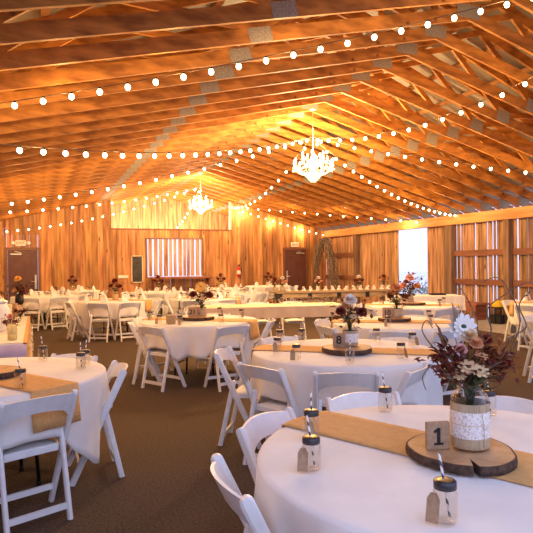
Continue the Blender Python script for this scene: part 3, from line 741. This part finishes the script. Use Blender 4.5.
# ---------------------------------------------------------------- bouquets
def bouquet(x,y,z,h0,scale,lb,blooms,leaves,seed,twigs=(),tall=None,dense=60,rz=0):
    """blooms: (lateral right, toward camera, height, radius, material, type)"""
    rs=random.Random(seed); e=empty('bouquet',(x,y,z),rz,lb,'bouquet')
    root=Vector((0,0,h0*.35)); neck=Vector((0,0,h0))
    m=MB()
    for (bx,by,bz,br,mt,ty) in blooms:
        p=Vector((bx,-by,bz)); m.tube([root+Vector((rs.uniform(-.02,.02),rs.uniform(-.02,.02),-h0*.2)),neck+Vector((bx*.15,-by*.15,0)),p*.5+neck*.5,p],.0022,5)
    for i in range(10):
        m.tube([root,neck+Vector((rs.uniform(-.02,.02),rs.uniform(-.02,.02),0)),neck+Vector((rs.uniform(-.08,.08),rs.uniform(-.06,.06),rs.uniform(.05,.16)))*scale],.002,5)
    m.build('stems','stem',e)
    for (bx,by,bz,br,mt,ty) in blooms:
        m=MB(); p=Vector((bx,-by,bz)); nrm=Vector((bx*.8,-by*.8-.35,.55)) if ty!='face' else Vector((bx*.3,-1,.35))
        if ty=='ball': bloom(m,p,nrm,br,5,10,.6,.9)
        elif ty=='open': bloom(m,p,nrm,br,2,9,.42,.35)
        elif ty=='face': bloom(m,p,nrm,br,3,13,.34,.25)
        else: bloom(m,p,nrm,br,3,7,.7,.6)
        b=m.build('bloom',mt,e)
        if ty in('open','face'):
            m=MB(); nn=nrm.normalized(); m.ball(p+nn*br*.12,br*.24,6,.7); m.build('centre','brownseed' if mt!='whitepetal' else 'green',b)
    for (cx_,cy_,cz_,sp,cnt,mt,ls) in leaves:
        m=MB()
        for i in range(cnt):
            p=Vector((cx_+rs.gauss(0,sp),-cy_+rs.gauss(0,sp*.8),cz_+rs.gauss(0,sp*.8))); d=(p-neck*.9); d=d.normalized()*.7+Vector((rs.uniform(-1,1),rs.uniform(-1,1),rs.uniform(-1,.7)))
            L=ls*rs.uniform(.5,1.1)*.86; leaf(m,p,d,L,L*.62)
        for i in range(5):
            p=Vector((cx_+rs.gauss(0,sp),-cy_+rs.gauss(0,sp*.8),cz_+rs.gauss(0,sp*.8))); m.tube([neck,(neck+p)/2+Vector((0,0,.01)),p],.0015,4)
        m.build('foliage',mt,e)
    if tall:
        m=MB()
        for (p,d,L,w) in tall: leaf(m,Vector(p),Vector(d),L,w,fold=.12); m.tube([neck,(Vector(p)+neck)/2,Vector(p)],.002,5)
        m.build('tall_leaf','brownleaf',e)
    for pts in twigs:
        P=[Vector(p) for p in pts]; Q=[]
        for i in range(len(P)-1):
            p0=P[max(i-1,0)];p1=P[i];p2=P[i+1];p3=P[min(i+2,len(P)-1)]
            for s in range(6):
                t=s/6; Q.append(.5*((2*p1)+(p2-p0)*t+(2*p0-5*p1+4*p2-p3)*t*t+(3*p1-p0-3*p2+p3)*t**3))
        Q.append(P[-1]); n_=len(Q); m=MB(); m.tube(Q,[.0035*(1-.6*i/n_) for i in range(n_)],5); m.build('curly_twig','twig',e)
    return e
RZC=-PSI     # bouquets turned so their fronts look toward the near end of the barn
# table 1: slice, vase, sign, bouquet
Z1=.7585
slice_at(1.425,1.655,Z1,.192,.034,R(-38),'round wood slice with dark bark under the vase on table 1',5)
vx,vy=1.455,1.640; zt1=Z1+.035
vase_at(vx,vy,zt1,.235,.066,'large mason jar vase wrapped in burlap and lace on table 1')
sign_at(1.335,1.665,zt1,'1',RZC+R(8),'kraft block reading 1 beside the nearest vase',.088)
tw=[[(0,0,.2),(.05,0,.32),(.09,.02,.42),(.08,.03,.50),(.15,.02,.56),(.22,.0,.60),(.27,.02,.56)],
    [(0,0,.2),(.08,-.03,.30),(.14,-.03,.40),(.20,-.02,.44),(.18,-.01,.52),(.24,0,.57),(.30,.01,.53),(.33,.02,.47)],
    [(0,0,.2),(.06,-.05,.30),(.12,-.05,.34),(.17,-.04,.47),(.13,-.03,.58),(.09,-.03,.62),(.04,-.02,.60)],
    [(0,0,.2),(-.07,-.03,.32),(-.13,-.04,.36),(-.18,-.04,.43),(-.165,-.04,.47),(-.14,-.03,.44)],
    [(0,0,.2),(-.08,-.05,.26),(-.14,-.05,.31),(-.18,-.04,.27),(-.17,-.04,.22)],
    [(0,0,.2),(.04,.05,.35),(.06,.08,.45),(.02,.09,.55),(-.02,.08,.60)]]
bouquet(vx,vy,zt1,.235,1,'burgundy and rust bouquet with a white dahlia and curly twigs on table 1',
 [(-.022,.0,.440,.054,'whitepetal','face'),(-.005,.01,.40,.036,'creampetal','ball'),(-.02,.05,.30,.040,'creampetal','open'),(.015,.06,.29,.036,'creampetal','open'),(-.055,.05,.275,.03,'creampetal','open'),(-.045,.04,.36,.026,'pinkpetal','ball'),(.01,.04,.38,.028,'peachpetal','ball'),(.03,.04,.34,.026,'peachpetal','open'),(.055,.02,.39,.024,'redpetal','ball')],
 [(-.088,.02,.325,.031,90,'burgundy',.045),(.085,.03,.305,.030,90,'burgundy',.044),(.0,.0,.29,.045,70,'burgundy',.048),(-.065,.03,.28,.03,30,'burgundy',.045),(.05,.02,.37,.03,40,'rustleaf',.04),(0,.03,.25,.032,50,'green',.045),(.10,.03,.33,.020,25,'rustleaf',.036),(-.10,.03,.33,.02,18,'rustleaf',.036)],
 31,tw,[((-.05,.0,.40),(-.02,0,1),.13,.045),((-.10,-.01,.37),(-.25,0,1),.10,.045),((-.075,.02,.36),(-.6,-.2,1),.08,.04)],rz=RZC)
jars1=[(.87,1.76,'glass jar with striped straw and kraft tag at the left edge of table 1',1,1,.3),(1.03,2.08,'glass jar with striped straw behind the tagged jar, left on table 1',1,1,1.2),
 (1.54,2.31,'glass jar with striped straw at the far edge of table 1',1,0,.2),(1.03,1.26,'glass jar with dark lid and tag nearest the camera on table 1',1,1,-.1),(1.93,2.05,'glass jar with straw right of the big vase on table 1',1,0,.5)]
for x,y,lb,s,t,rz in jars1: jar_at(x,y,Z1,rz+RZC,lb,'favor jars on table 1',bool(s),bool(t))
# table 8
def small_bouquet(x,y,z,h0,lb,seed,main='whitepetal',second='redpetal',third='peachpetal',sc=1,fol='burgundy'):
    rs=random.Random(seed)
    bl=[(0,.03,h0+.17*sc,.055*sc,main,'face' if main in('creampetal','goldpetal') else 'ball'),(-.07*sc,.03,h0+.09*sc,.042*sc,second,'ball'),(.08*sc,.03,h0+.08*sc,.045*sc,second,'ball'),(.02*sc,.05,h0+.06*sc,.03*sc,third,'open'),(-.03*sc,-.03,h0+.13*sc,.035*sc,third,'ball')]
    lv=[(-.05*sc,0,h0+.08*sc,.04*sc,34,fol,.055*sc),(.06*sc,0,h0+.09*sc,.045*sc,34,fol,.055*sc),(0,.02,h0+.03*sc,.03*sc,26,'green',.055*sc),(0,0,h0+.16*sc,.05*sc,18,'rustleaf',.05*sc)]
    tw=[[(0,0,h0),(.08*sc,0,h0+.1*sc),(.13*sc,.02,h0+.17*sc),(.18*sc,0,h0+.21*sc)],[(0,0,h0),(-.08*sc,0,h0+.09*sc),(-.12*sc,.02,h0+.15*sc),(-.17*sc,0,h0+.14*sc)]]
    return bouquet(x,y,z,h0,sc,lb,bl,lv,seed,tw,rz=RZC)
Zc=.7585
slice_at(2.30,3.98,Zc,.205,.038,R(-30),'dark-barked wood slice on table 8',6)
vase_at(2.35,4.02,Zc+.039,.175,.062,'mason jar vase in burlap and lace on table 8')
small_bouquet(2.35,4.02,Zc+.039,.175,'bouquet of white dahlia and crimson blooms on table 8',41,'whitepetal','redpetal','creampetal',1.1)
sign_at(2.235,4.00,Zc+.039,'8',RZC+R(-12),'kraft block reading 8 on the middle table',.098)
for i,(x,y,lb,s,t,l) in enumerate([(1.77,3.81,'lidded jar with kraft tag at the near left of table 8',0,1,1),(1.80,4.24,'jar with leaning kraft tag at the left edge of table 8',0,1,1),(2.03,4.72,'small jar with straw at the far left edge of table 8',1,1,1),
   (2.06,3.53,'open glass jar with clear straw in front of the slice on table 8',1,0,0),(2.86,4.42,'jar with kraft tag right behind the vase on table 8',0,1,1),(2.51,3.55,'dark lidded jar with tag at the near right of table 8',0,1,1),(2.96,4.02,'jar with dark lid at the right edge of table 8',0,1,1),(2.24,4.70,'jar with straw at the far side of table 8',1,0,1)]):
    jar_at(x,y,Zc,.4*i,lb,'favor jars on table 8',bool(s),bool(t),bool(l))
# table 10
slice_at(4.03,5.82,Zc,.19,.038,0,'thin wood slice with dark bark on table 10',7)
vase_at(4.07,5.84,Zc+.039,.155,.075,'squat burlap-wrapped jar vase on table 10',False)
small_bouquet(4.07,5.84,Zc+.039,.155,'bouquet of peach and rust blooms on table 10',42,'peachpetal','rustleaf','goldpetal',1.15)
sign_at(3.93,5.83,Zc+.039,'10',RZC+R(-10),'kraft block reading 10 beside the squat jar',.115)
for i,(x,y,lb) in enumerate([(3.62,5.36,'jar with dark lid at the near left of table 10'),(4.13,5.27,'jar with kraft tag at the near side of table 10'),(4.52,5.80,'jar with dark lid at the right of table 10'),(3.55,5.95,'jar at the left edge of table 10'),(4.40,6.30,'jar with tag at the far right of table 10'),(3.95,6.38,'jar at the far side of table 10')]):
    jar_at(x,y,Zc,.7*i,lb,'favor jars on table 10',False,True,True)
# table beyond 10
slice_at(5.84,7.95,Zc,.23,.035,0,'wide wood slice on the table beyond table 10',8)
vase_at(5.82,7.98,Zc+.036,.14,.07,'kraft-wrapped jar vase on the table beyond table 10',False,False)
small_bouquet(5.82,7.98,Zc+.036,.14,'tall bouquet of dark leaves and peach blooms beyond table 10',43,'pinkpetal','peachpetal','redpetal',1.5,'burgundy')
for i,(x,y,lb) in enumerate([(5.45,7.6,'jar at the near left of the table beyond table 10'),(6.0,7.42,'jar at the near side of the table beyond table 10'),(6.35,7.75,'jar at the right of the table beyond table 10'),(5.5,8.35,'jar at the far left of the table beyond table 10')]):
    jar_at(x,y,Zc,.7*i,lb,'favor jars on the table beyond table 10',False,True,True)
# sunflower table
slice_at(1.93,7.17,Zc,.20,.038,0,'wood slice under the sunflower bouquet',9)
vase_at(1.98,7.2,Zc+.039,.155,.07,'pink-toned burlap jar vase under the sunflower bouquet',False)
small_bouquet(1.98,7.2,Zc+.039,.155,'burgundy bouquet with a golden sunflower on the left middle table',44,'goldpetal','redpetal','creampetal',1.35)
sign_at(1.85,7.14,Zc+.039,'21',RZC,'kraft number block on the sunflower table',.115)
e=empty('drink_tub',(1.66,7.12,Zc),0,'glass ice tub left of the sunflower vase','ice bucket')
MB().lathe([(.001,.004),(.05,.004),(.075,.17),(.072,.17),(.048,.01),(.001,.010)],18).build('tub','glass',e)
m=MB(); ri=random.Random(2)
for i in range(26):
    c_=Vector((ri.uniform(-.045,.045),ri.uniform(-.045,.045),ri.uniform(.02,.15))); m.box(-.013,.013,-.013,.013,-.013,.013,mat=Matrix.Translation(c_)@Matrix.Rotation(ri.uniform(0,3),4,'X')@Matrix.Rotation(ri.uniform(0,3),4,'Z'))
m.build('ice','crystal',e)
m=MB(); m.lathe([(.001,.02),(.022,.02),(.024,.13),(.010,.18),(.009,.24),(.012,.245),(.001,.25)],12); o=m.build('dark_bottle','green'); o.location=(1.675,7.13,Zc); tag(o,'dark glass bottle standing in the ice tub','bottle')
for i,(x,y,lb) in enumerate([(1.36,6.85,'kraft-tagged jar at the left edge of the sunflower table'),(1.56,6.62,'dark lidded jar at the near left of the sunflower table'),(2.05,6.56,'dark lidded jar at the near side of the sunflower table'),(2.36,7.62,'jar at the far right of the sunflower table'),(2.52,7.15,'jar with dark lid at the right edge of the sunflower table'),(1.35,7.4,'jar at the far left of the sunflower table')]):
    jar_at(x,y,Zc,.9*i,lb,'favor jars on the sunflower table',False,True,True)
o=MB().bbox(-.05,.05,-.04,.04,0,.10,.003).build('kraft_box','kraft'); o.location=(1.50,6.84,Zc); tag(o,'small kraft favour box on the sunflower table','box')
# near left table
slice_at(-.30,4.12,Zc,.19,.040,0,'wood slice cut by the left frame edge on the near left table',10)
for i,(x,y,lb) in enumerate([(-.10,3.63,'jar with dark lid and straw nearest on the near left table'),(.03,4.60,'jar with straw at the far edge of the near left table'),(.27,4.12,'jar with straw at the right edge of the near left table'),(.31,4.24,'small jar behind the right edge jar on the near left table')]):
    jar_at(x,y,Zc,.6*i,lb,'favor jars on the near left table',True,False,True)

# ---------------------------------------------------------------- far tables
far=[(1.50,12.15,'the table before the chalkboard',[-170,-118,-80,-30,20,60,110,150],48,'burgundy'),
 (.15,14.9,'the table before the left door',[-170,-110,-70,-25,20,70,120],None,None),
 (.95,17.5,'the farthest left table',[-120,-70,-20,70,160],49,'burgundy'),
 (3.0,15.2,'the far table below the chalkboard',[-150,-105,-60,-15,60,150],50,'burgundy'),
 (5.1,16.3,'the table below the slatted window',[-150,-105,-60,-15,60,150],51,'burgundy'),
 (7.0,17.2,'the table below the fire extinguisher',[-150,-105,-60,-15,60],52,'burgundy'),
 (3.35,11.9,'the table behind the sunflower one',[-170,-120,-75,-30,30,100],None,None),
 (4.6,13.7,'the table behind the long one',[-150,-105,-60,0,150],None,None),
 (8.25,7.1,'the right edge table',[192,235,282,100],-30,'gold'),
 (6.35,4.75,'the near right edge table',[165,205,118,75],None,None)]
for i,(x,y,d,ch,sd,kind) in enumerate(far):
    round_table(x,y,d,ch,(-36 if i in(0,8,6) else None),.95,10+i)
    if sd and kind=='burgundy':
        vase_at(x,y,Zc,.17,.06,'jar vase at the centre of '+d,False,False)
        small_bouquet(x,y,Zc,.17,'dark burgundy bouquet at the centre of '+d,sd,'redpetal','redpetal','peachpetal' if i%2 else 'pinkpetal',1.25)
    for k in range(6):
        a=R(60*k+15*i); q=.52
        jar_at(x+q*math.cos(a),y+q*math.sin(a),Zc if (i in(0,8,6)) else .7555,a,'favor jar '+SEC[sector(math.cos(a),math.sin(a),x,y)]+' of '+d,'favor jars on the far tables',False,k%2==0,True)
# folded white napkins (peaked) on the far tables
m=MB(); m.add([(-.07,-.05,0),(.07,-.05,0),(.07,.05,0),(-.07,.05,0),(-.045,0,.13),(.045,0,.13),(0,-.012,.155)],[(0,3,2,1),(0,1,5,6,4),(2,3,4,6,5),(0,4,3),(1,2,5)]); nap0=m.build('folded_napkin','cloth'); napu=False
for i,(x,y,d,ch,sd,kind) in enumerate(far):
    for k,a_ in enumerate(ch):
        a=R(a_); 
        o=nap0 if not napu else nap0.copy()
        if napu: COL.objects.link(o)
        napu=True; o.location=(x+.60*math.cos(a),y+.60*math.sin(a),.7555+(.003 if i in (0,8,6) else 0)); o.rotation_euler=(0,0,a+PI/2)
        tag(o,'peaked white napkin '+SEC[sector(math.cos(a),math.sin(a),x,y)]+' of '+d,'napkin','folded napkins on the far tables')

# long ivory-clothed banquet table
def rect_table(x,y,rz,L,W,top,name,lb,cloth,clb,drop,drops=None,legs='black'):
    e=empty(name,(x,y,0),rz,lb,'table')
    MB().bbox(-L/2,L/2,-W/2,W/2,top-.035,top-.004,.005).build('tabletop','palewood',e)
    for sx in (-1,1):
        for sy in (-1,1): m=MB(); m.tube([(sx*(L/2-.28),sy*W*.36,top-.03),(sx*(L/2-.18),sy*W*.38,.0)],.014,8); m.build('leg',legs,e)
    if cloth:
        m=MB(); nx,ny=48,14; vs=[];fs=[]; ring=[]
        per=[]
        for i in range(nx): per.append((-L/2+L*i/nx,-W/2))
        for i in range(ny): per.append((L/2,-W/2+W*i/ny))
        for i in range(nx): per.append((L/2-L*i/nx,W/2))
        for i in range(ny): per.append((-L/2,W/2-W*i/ny))
        K=len(per); rs=random.Random(int(x*100))
        for j in range(6):
            s=j/5
            for i,(a,b) in enumerate(per):
                o=.006+.012*s+.010*s*math.sin(i*.9)+.006*s*math.sin(i*2.1+1)
                sx=1 if a>=L/2-1e-6 else (-1 if a<=-L/2+1e-6 else 0); sy=1 if b>=W/2-1e-6 else (-1 if b<=-W/2+1e-6 else 0)
                vs.append((a+sx*o,b+sy*o,top-drop*s if j else top))
        for j in range(5):
            for i in range(K): fs.append((j*K+i,j*K+(i+1)%K,(j+1)*K+(i+1)%K,(j+1)*K+i))
        fs.append(tuple(range(K-1,-1,-1))[::-1]); m.add(vs,fs); o=m.build('tablecloth',cloth); o.location=(x,y,0); o.rotation_euler=(0,0,rz)
        md=o.modifiers.new('thickness','SOLIDIFY'); md.thickness=.0025; md.offset=0
        tag(o,clb,'tablecloth')
    return e
rz=math.atan2(8.60-9.10,4.85-2.50)
rect_table(3.75,9.13,rz,2.5,.74,.752,'banquet_table','long rectangular banquet table with black legs across the middle','peachcloth','ivory linen cloth over the long rectangular table',.19)
for k,t in enumerate((-.75,-.1,.55)):
    a=rz+PI/2; cx_,cy_=3.75+t*math.cos(rz)+.62*math.cos(a),9.13+t*math.sin(rz)+.62*math.sin(a)
    place_chair(cx_,cy_,a+PI,'white folding chair behind the long ivory table, '+['left one','middle one','right one'][k],'white folding chairs around the tables')
for k in range(9):
    t=.1+.13*k; jar_at(3.75+t*math.cos(rz)-.15*math.sin(rz),9.13+t*math.sin(rz)+.15*math.cos(rz),.7545,k,'dark lidded glass on the long ivory table, %s from the right'%ORD[8-k],'row of lidded glasses on the long ivory table',False,False,True)
# rustic head table with glasses
ang=math.atan2(-.5,2.9)
e=empty('rustic_head_table',(7.0,12.75,0),ang,'long rustic plank head table with black brackets before the right door','table')
for i in range(4): MB().bbox(-1.62,1.62,-.40+.2*i+.003,-.40+.2*(i+1)-.003,.745,.785,.004).build('plank','farmwood',e)
MB().bbox(-1.55,1.55,-.37,-.33,.62,.744,.004).build('apron','farmwood',e)
for sx in (-1.5,-.75,0,.75,1.5): MB().bbox(sx-.05,sx+.05,-.39,-.371,.61,.75,.003).build('bracket','black',e)
for sx in (-1.45,0,1.45):
    for sy in (-.30,.30): MB().bbox(sx-.045,sx+.045,sy-.045,sy+.045,0,.744,.004).build('leg','farmwood',e)
gm=MB(); gm.lathe([(.001,.001),(.030,.001),(.004,.008),(.004,.07),(.03,.10),(.034,.15),(.028,.19),(.026,.19),(.031,.15),(.027,.102),(.001,.074)],12); gl0=gm.build('wine_glass','crystal'); 
nm=MB(); nm.add(*[[(-.05,-.04,0),(.05,-.04,0),(.05,.04,0),(-.05,.04,0),(-.035,0,.06),(.03,.01,.07),(0,.01,.11)],[(0,3,2,1),(0,1,5,6,4),(2,3,4,6,5),(0,4,3),(1,2,5)]]); nn0=nm.build('fan_napkin','cloth')
ct=Vector((math.cos(ang),math.sin(ang),0)); cn=Vector((-math.sin(ang),math.cos(ang),0)); hb=Vector((7.0,12.75,.7855))
for k in range(15):
    p=hb+ct*(-1.25+.19*k)+cn*(-.18+.05*math.sin(k*2.2))
    o=gl0 if k==0 else gl0.copy(); 
    if k: COL.objects.link(o)
    o.scale=(.8,.8,.62); o.location=p; tag(o,'stemmed wine glass on the head table, %s from its left end'%ORD[k],'glass','wine glasses on the head table')
    p=hb+ct*(-1.18+.19*k)+cn*(.02+.05*math.cos(k*1.7)); o=nn0 if k==0 else nn0.copy()
    if k: COL.objects.link(o)
    o.location=p; o.rotation_euler=(0,0,k); tag(o,'pointed white napkin on the head table, %s from its left end'%ORD[k],'napkin','napkins on the head table')
for k,(t,s,mn,se,lb) in enumerate([(-1.50,1.0,'redpetal','rustleaf','dark rust bouquet at the left end of the head table'),(-1.30,1.1,'whitepetal','peachpetal','bouquet of orange blooms with white top near the left end of the head table'),(-.35,1.0,'whitepetal','pinkpetal','blush and white bouquet on the head table before the vine arch'),(.75,1.1,'whitepetal','redpetal','white and crimson bouquet right of the vine arch on the head table'),(1.45,1.1,'redpetal','peachpetal','small bouquet at the right end of the head table')]):
    p=hb+ct*t+cn*.22
    vase_at(p.x,p.y,p.z,.13,.05,'jar vase holding the '+lb.split(' on the head')[0].split(' near the')[0].split(' at the')[0]+' %s'%('','','','','')[k],False,False); small_bouquet(p.x,p.y,p.z,.13,lb,60+k,mn,se,'peachpetal',s)
# serving table near the right opening
rect_table(7.75,10.1,R(-22),1.5,.7,.752,'serving_table','serving table by the right wall opening','cloth','white cloth on the serving table by the wall opening',.3)
for k,(dx,dy,lb) in enumerate([(-.35,0,'left black tray on the serving table by the wall opening'),(.3,.05,'right black tray on the serving table by the wall opening')]):
    m=MB(); m.bbox(-.16,.16,-.11,.11,0,.012,.003); m.box(-.16,-.15,-.11,.11,.012,.035); m.box(.15,.16,-.11,.11,.012,.035); m.box(-.15,.15,-.11,-.10,.012,.035); m.box(-.15,.15,.10,.11,.012,.035)
    o=m.build('serving_tray','black'); o.location=(7.75+dx,10.1+dy-dx*.4,.7545); o.rotation_euler=(0,0,R(-22)); tag(o,lb,'tray')

# dessert table on the left
rect_table(-.52,7.35,PI/2,3.1,.76,.752,'dessert_table','long dessert table at the left frame edge','cloth','white cloth with lavender front on the left dessert table',.30)
o=MB()
vs=[];fs=[]; K=24
for j in range(9):
    for i in range(K+1):
        vs.append((-.90+.80*i/K,5.775-.012*math.sin(i*1.7)*j/8-.004,.745-.74*j/8*1.0))
for j in range(8):
    for i in range(K): a=j*(K+1)+i; fs.append((a,a+1,a+K+2,a+K+1))
o.add(vs,fs,None,True); o=o.build('table_skirt','lavender'); md=o.modifiers.new('t','SOLIDIFY'); md.thickness=.003; tag(o,'pale lavender table skirt hanging from the front of the dessert table','table skirt')
# lace-edged burlap hanging along the right side
m=MB(); vs=[];fs=[]; K=70
for j in range(9):
    for i in range(K+1):
        vs.append((-.105+.012*math.sin(i*.9)*j/8+.018*j/8,5.80+3.1*i/K,.757-.60*j/8+.015*math.sin(i*1.3)*(j==8)))
for j in range(8):
    for i in range(K): a=j*(K+1)+i; fs.append((a,a+1,a+K+2,a+K+1))
m.add(vs,fs,None,True)
m.box(-.135,-.105,5.80,8.9,.7545,.757)
o=m.build('lace_burlap_drape','burlap'); tag(o,'brown burlap drape with lace hanging off the right side of the dessert table','table runner')
m=MB(); rl=random.Random(9)
for i in range(150):
    p=Vector((-.083+rl.uniform(0,.012),5.82+3.05*rl.random(),.74-.5*rl.random())); bloom(m,p,Vector((1,0,.2)),.035,1,6,.6,.3)
m.build('lace_flowers','lace',o)
o=o
m=MB(); m.box(-.36,-.137,5.82,8.85,0,.002); o=m.build('lace_runner','lace'); o.location=(0,0,.7575); tag(o,'white lace strip lying on the edge of the dessert table','lace')
e=empty('lemonade_jar',(-.235,6.03,.7575),0,'tall glass jar of pale lemonade at the near end of the dessert table','jar')
MB().lathe([(.001,.002),(.045,.002),(.048,.01),(.048,.17),(.043,.175),(.043,.012),(.001,.010)],20).build('glass','glass',e)
MB().lathe([(.001,.012),(.042,.012),(.042,.15),(.001,.15)],18).build('lemonade','lemon',e)
e=empty('glass_dispenser',(-.40,7.0,.7575),0,'large white glass jar dispenser on the dessert table','dispenser')
MB().lathe([(.001,.0),(.09,0),(.11,.03),(.11,.24),(.08,.29),(.08,.31),(.001,.31)],20).build('jar','white',e)
MB().lathe([(.085,.31),(.09,.33),(.03,.36),(.02,.39),(.001,.40)],16).build('lid','steel',e)
m=MB(); m.tube([(.0,-.11,.05),(0,-.15,.05),(0,-.15,.03)],.01,6); m.build('tap','steel',e)
small_bouquet(-.27,6.75,.7575,.05,'low pink and burgundy flower arrangement on the dessert table',71,'pinkpetal','redpetal','creampetal',.7)
small_bouquet(-.22,8.35,.7575,.05,'dark foliage arrangement halfway along the dessert table',72,'creampetal','redpetal','pinkpetal',.7)
for k,(x,y,h,r,mt,lb) in enumerate([(-.62,6.3,.22,.045,'glass','clear glass cylinder left of the lemonade jar'),(-.6,7.6,.3,.05,'white','tall white vase on the dessert table'),(-.45,8.2,.16,.05,'lid','dark tin canister on the dessert table'),(-.3,8.75,.2,.04,'kraft','kraft canister at the far end of the dessert table')]):
    o=MB().lathe([(.001,0),(r,0),(r*1.05,h*.5),(r*.8,h*.85),(r*.85,h),(r*.75,h),(r*.7,h*.85),(.001,h*.8)],16).build('canister',mt); o.location=(x,y,.7575); tag(o,lb,'canister')
e=empty('display_box',(-.50,8.7,.7575),R(-10),'pale square display box standing on the dessert table','box')
MB().bbox(-.16,.16,-.10,.10,0,.19,.01).build('box','peachcloth',e)
m=MB(); 
for i in range(24): t=2*PI*i/24; leaf(m,Vector((.08*math.cos(t),-.02,.29+.08*math.sin(t))),Vector((-math.sin(t),rl.uniform(-.3,.3),math.cos(t))),.05,.025)
m.tube([(.08*math.cos(2*PI*i/16),0,.29+.08*math.sin(2*PI*i/16)) for i in range(17)],.012,6)
m.tube([(0,.03,.185),(0,.01,.215)],.012,6); m.build('wreath','twig',e)
# far vase on a stand before the left door
bouquet(-.33,12.0,0,.95,1,'dark floor arrangement with one golden bloom before the left door',[(0,.05,1.22,.075,'goldpetal','ball'),(-.08,.03,1.0,.05,'creampetal','ball'),(.08,.03,.98,.05,'redpetal','ball')],[(0,0,1.02,.09,80,'burgundy',.08),(0,0,1.1,.06,40,'green',.07)],77,rz=RZC)
e=empty('floor_stand',(-.33,12.0,0),0,'slim black stand holding the golden bloom arrangement','plant stand')
m=MB(); m.lathe([(.13,0),(.13,.02),(.02,.03),(.015,.72),(.07,.75),(.08,.80),(.075,.95),(.065,.95),(.065,.80),(.001,.78)],16); m.build('stand','black',e)

for fx,fy in ((3.0,21.3),(6.0,21.3)):  # unseen fill lamps added behind the partition to brighten the loft
    e=empty('added_fill_lamp',(fx,fy,0),0,'added unseen fill lamp on a stand behind the plank wall, '+('left one' if fx<4 else 'right one'),'added fill lamp','added fill lamps behind the plank wall')
    m=MB(); m.tube([(0,0,0),(0,0,2.45)],.02,8)
    for k in range(3): m.tube([(0,0,.5),(.35*math.cos(2.1*k),.35*math.sin(2.1*k),.0)],.012,6)
    m.build('stand','black',e); MB().bbox(-.12,.12,-.05,.05,2.42,2.58,.01).build('fill_lamp_housing','steel',e)
    MB().bbox(-.10,.10,.051,.056,2.44,2.56,.002).build('fill_lamp_face','candlebulb',e)
    ld=bpy.data.lights.new('added_fill','POINT'); ld.energy=650; ld.color=(1,.80,.55); ld.shadow_soft_size=.1
    lo=bpy.data.objects.new('added_fill',ld); COL.objects.link(lo); lo.location=(fx,fy+.25,2.62)
# ---------------------------------------------------------------- world
w=bpy.data.worlds.new('world'); scn.world=w; w.use_nodes=True; nt=w.node_tree; nt.nodes.clear()
o=nt.nodes.new('ShaderNodeOutputWorld'); b=nt.nodes.new('ShaderNodeBackground'); b.inputs[0].default_value=(.60,.66,1.0,1); b.inputs[1].default_value=1.65
nt.links.new(b.outputs[0],o.inputs[0])
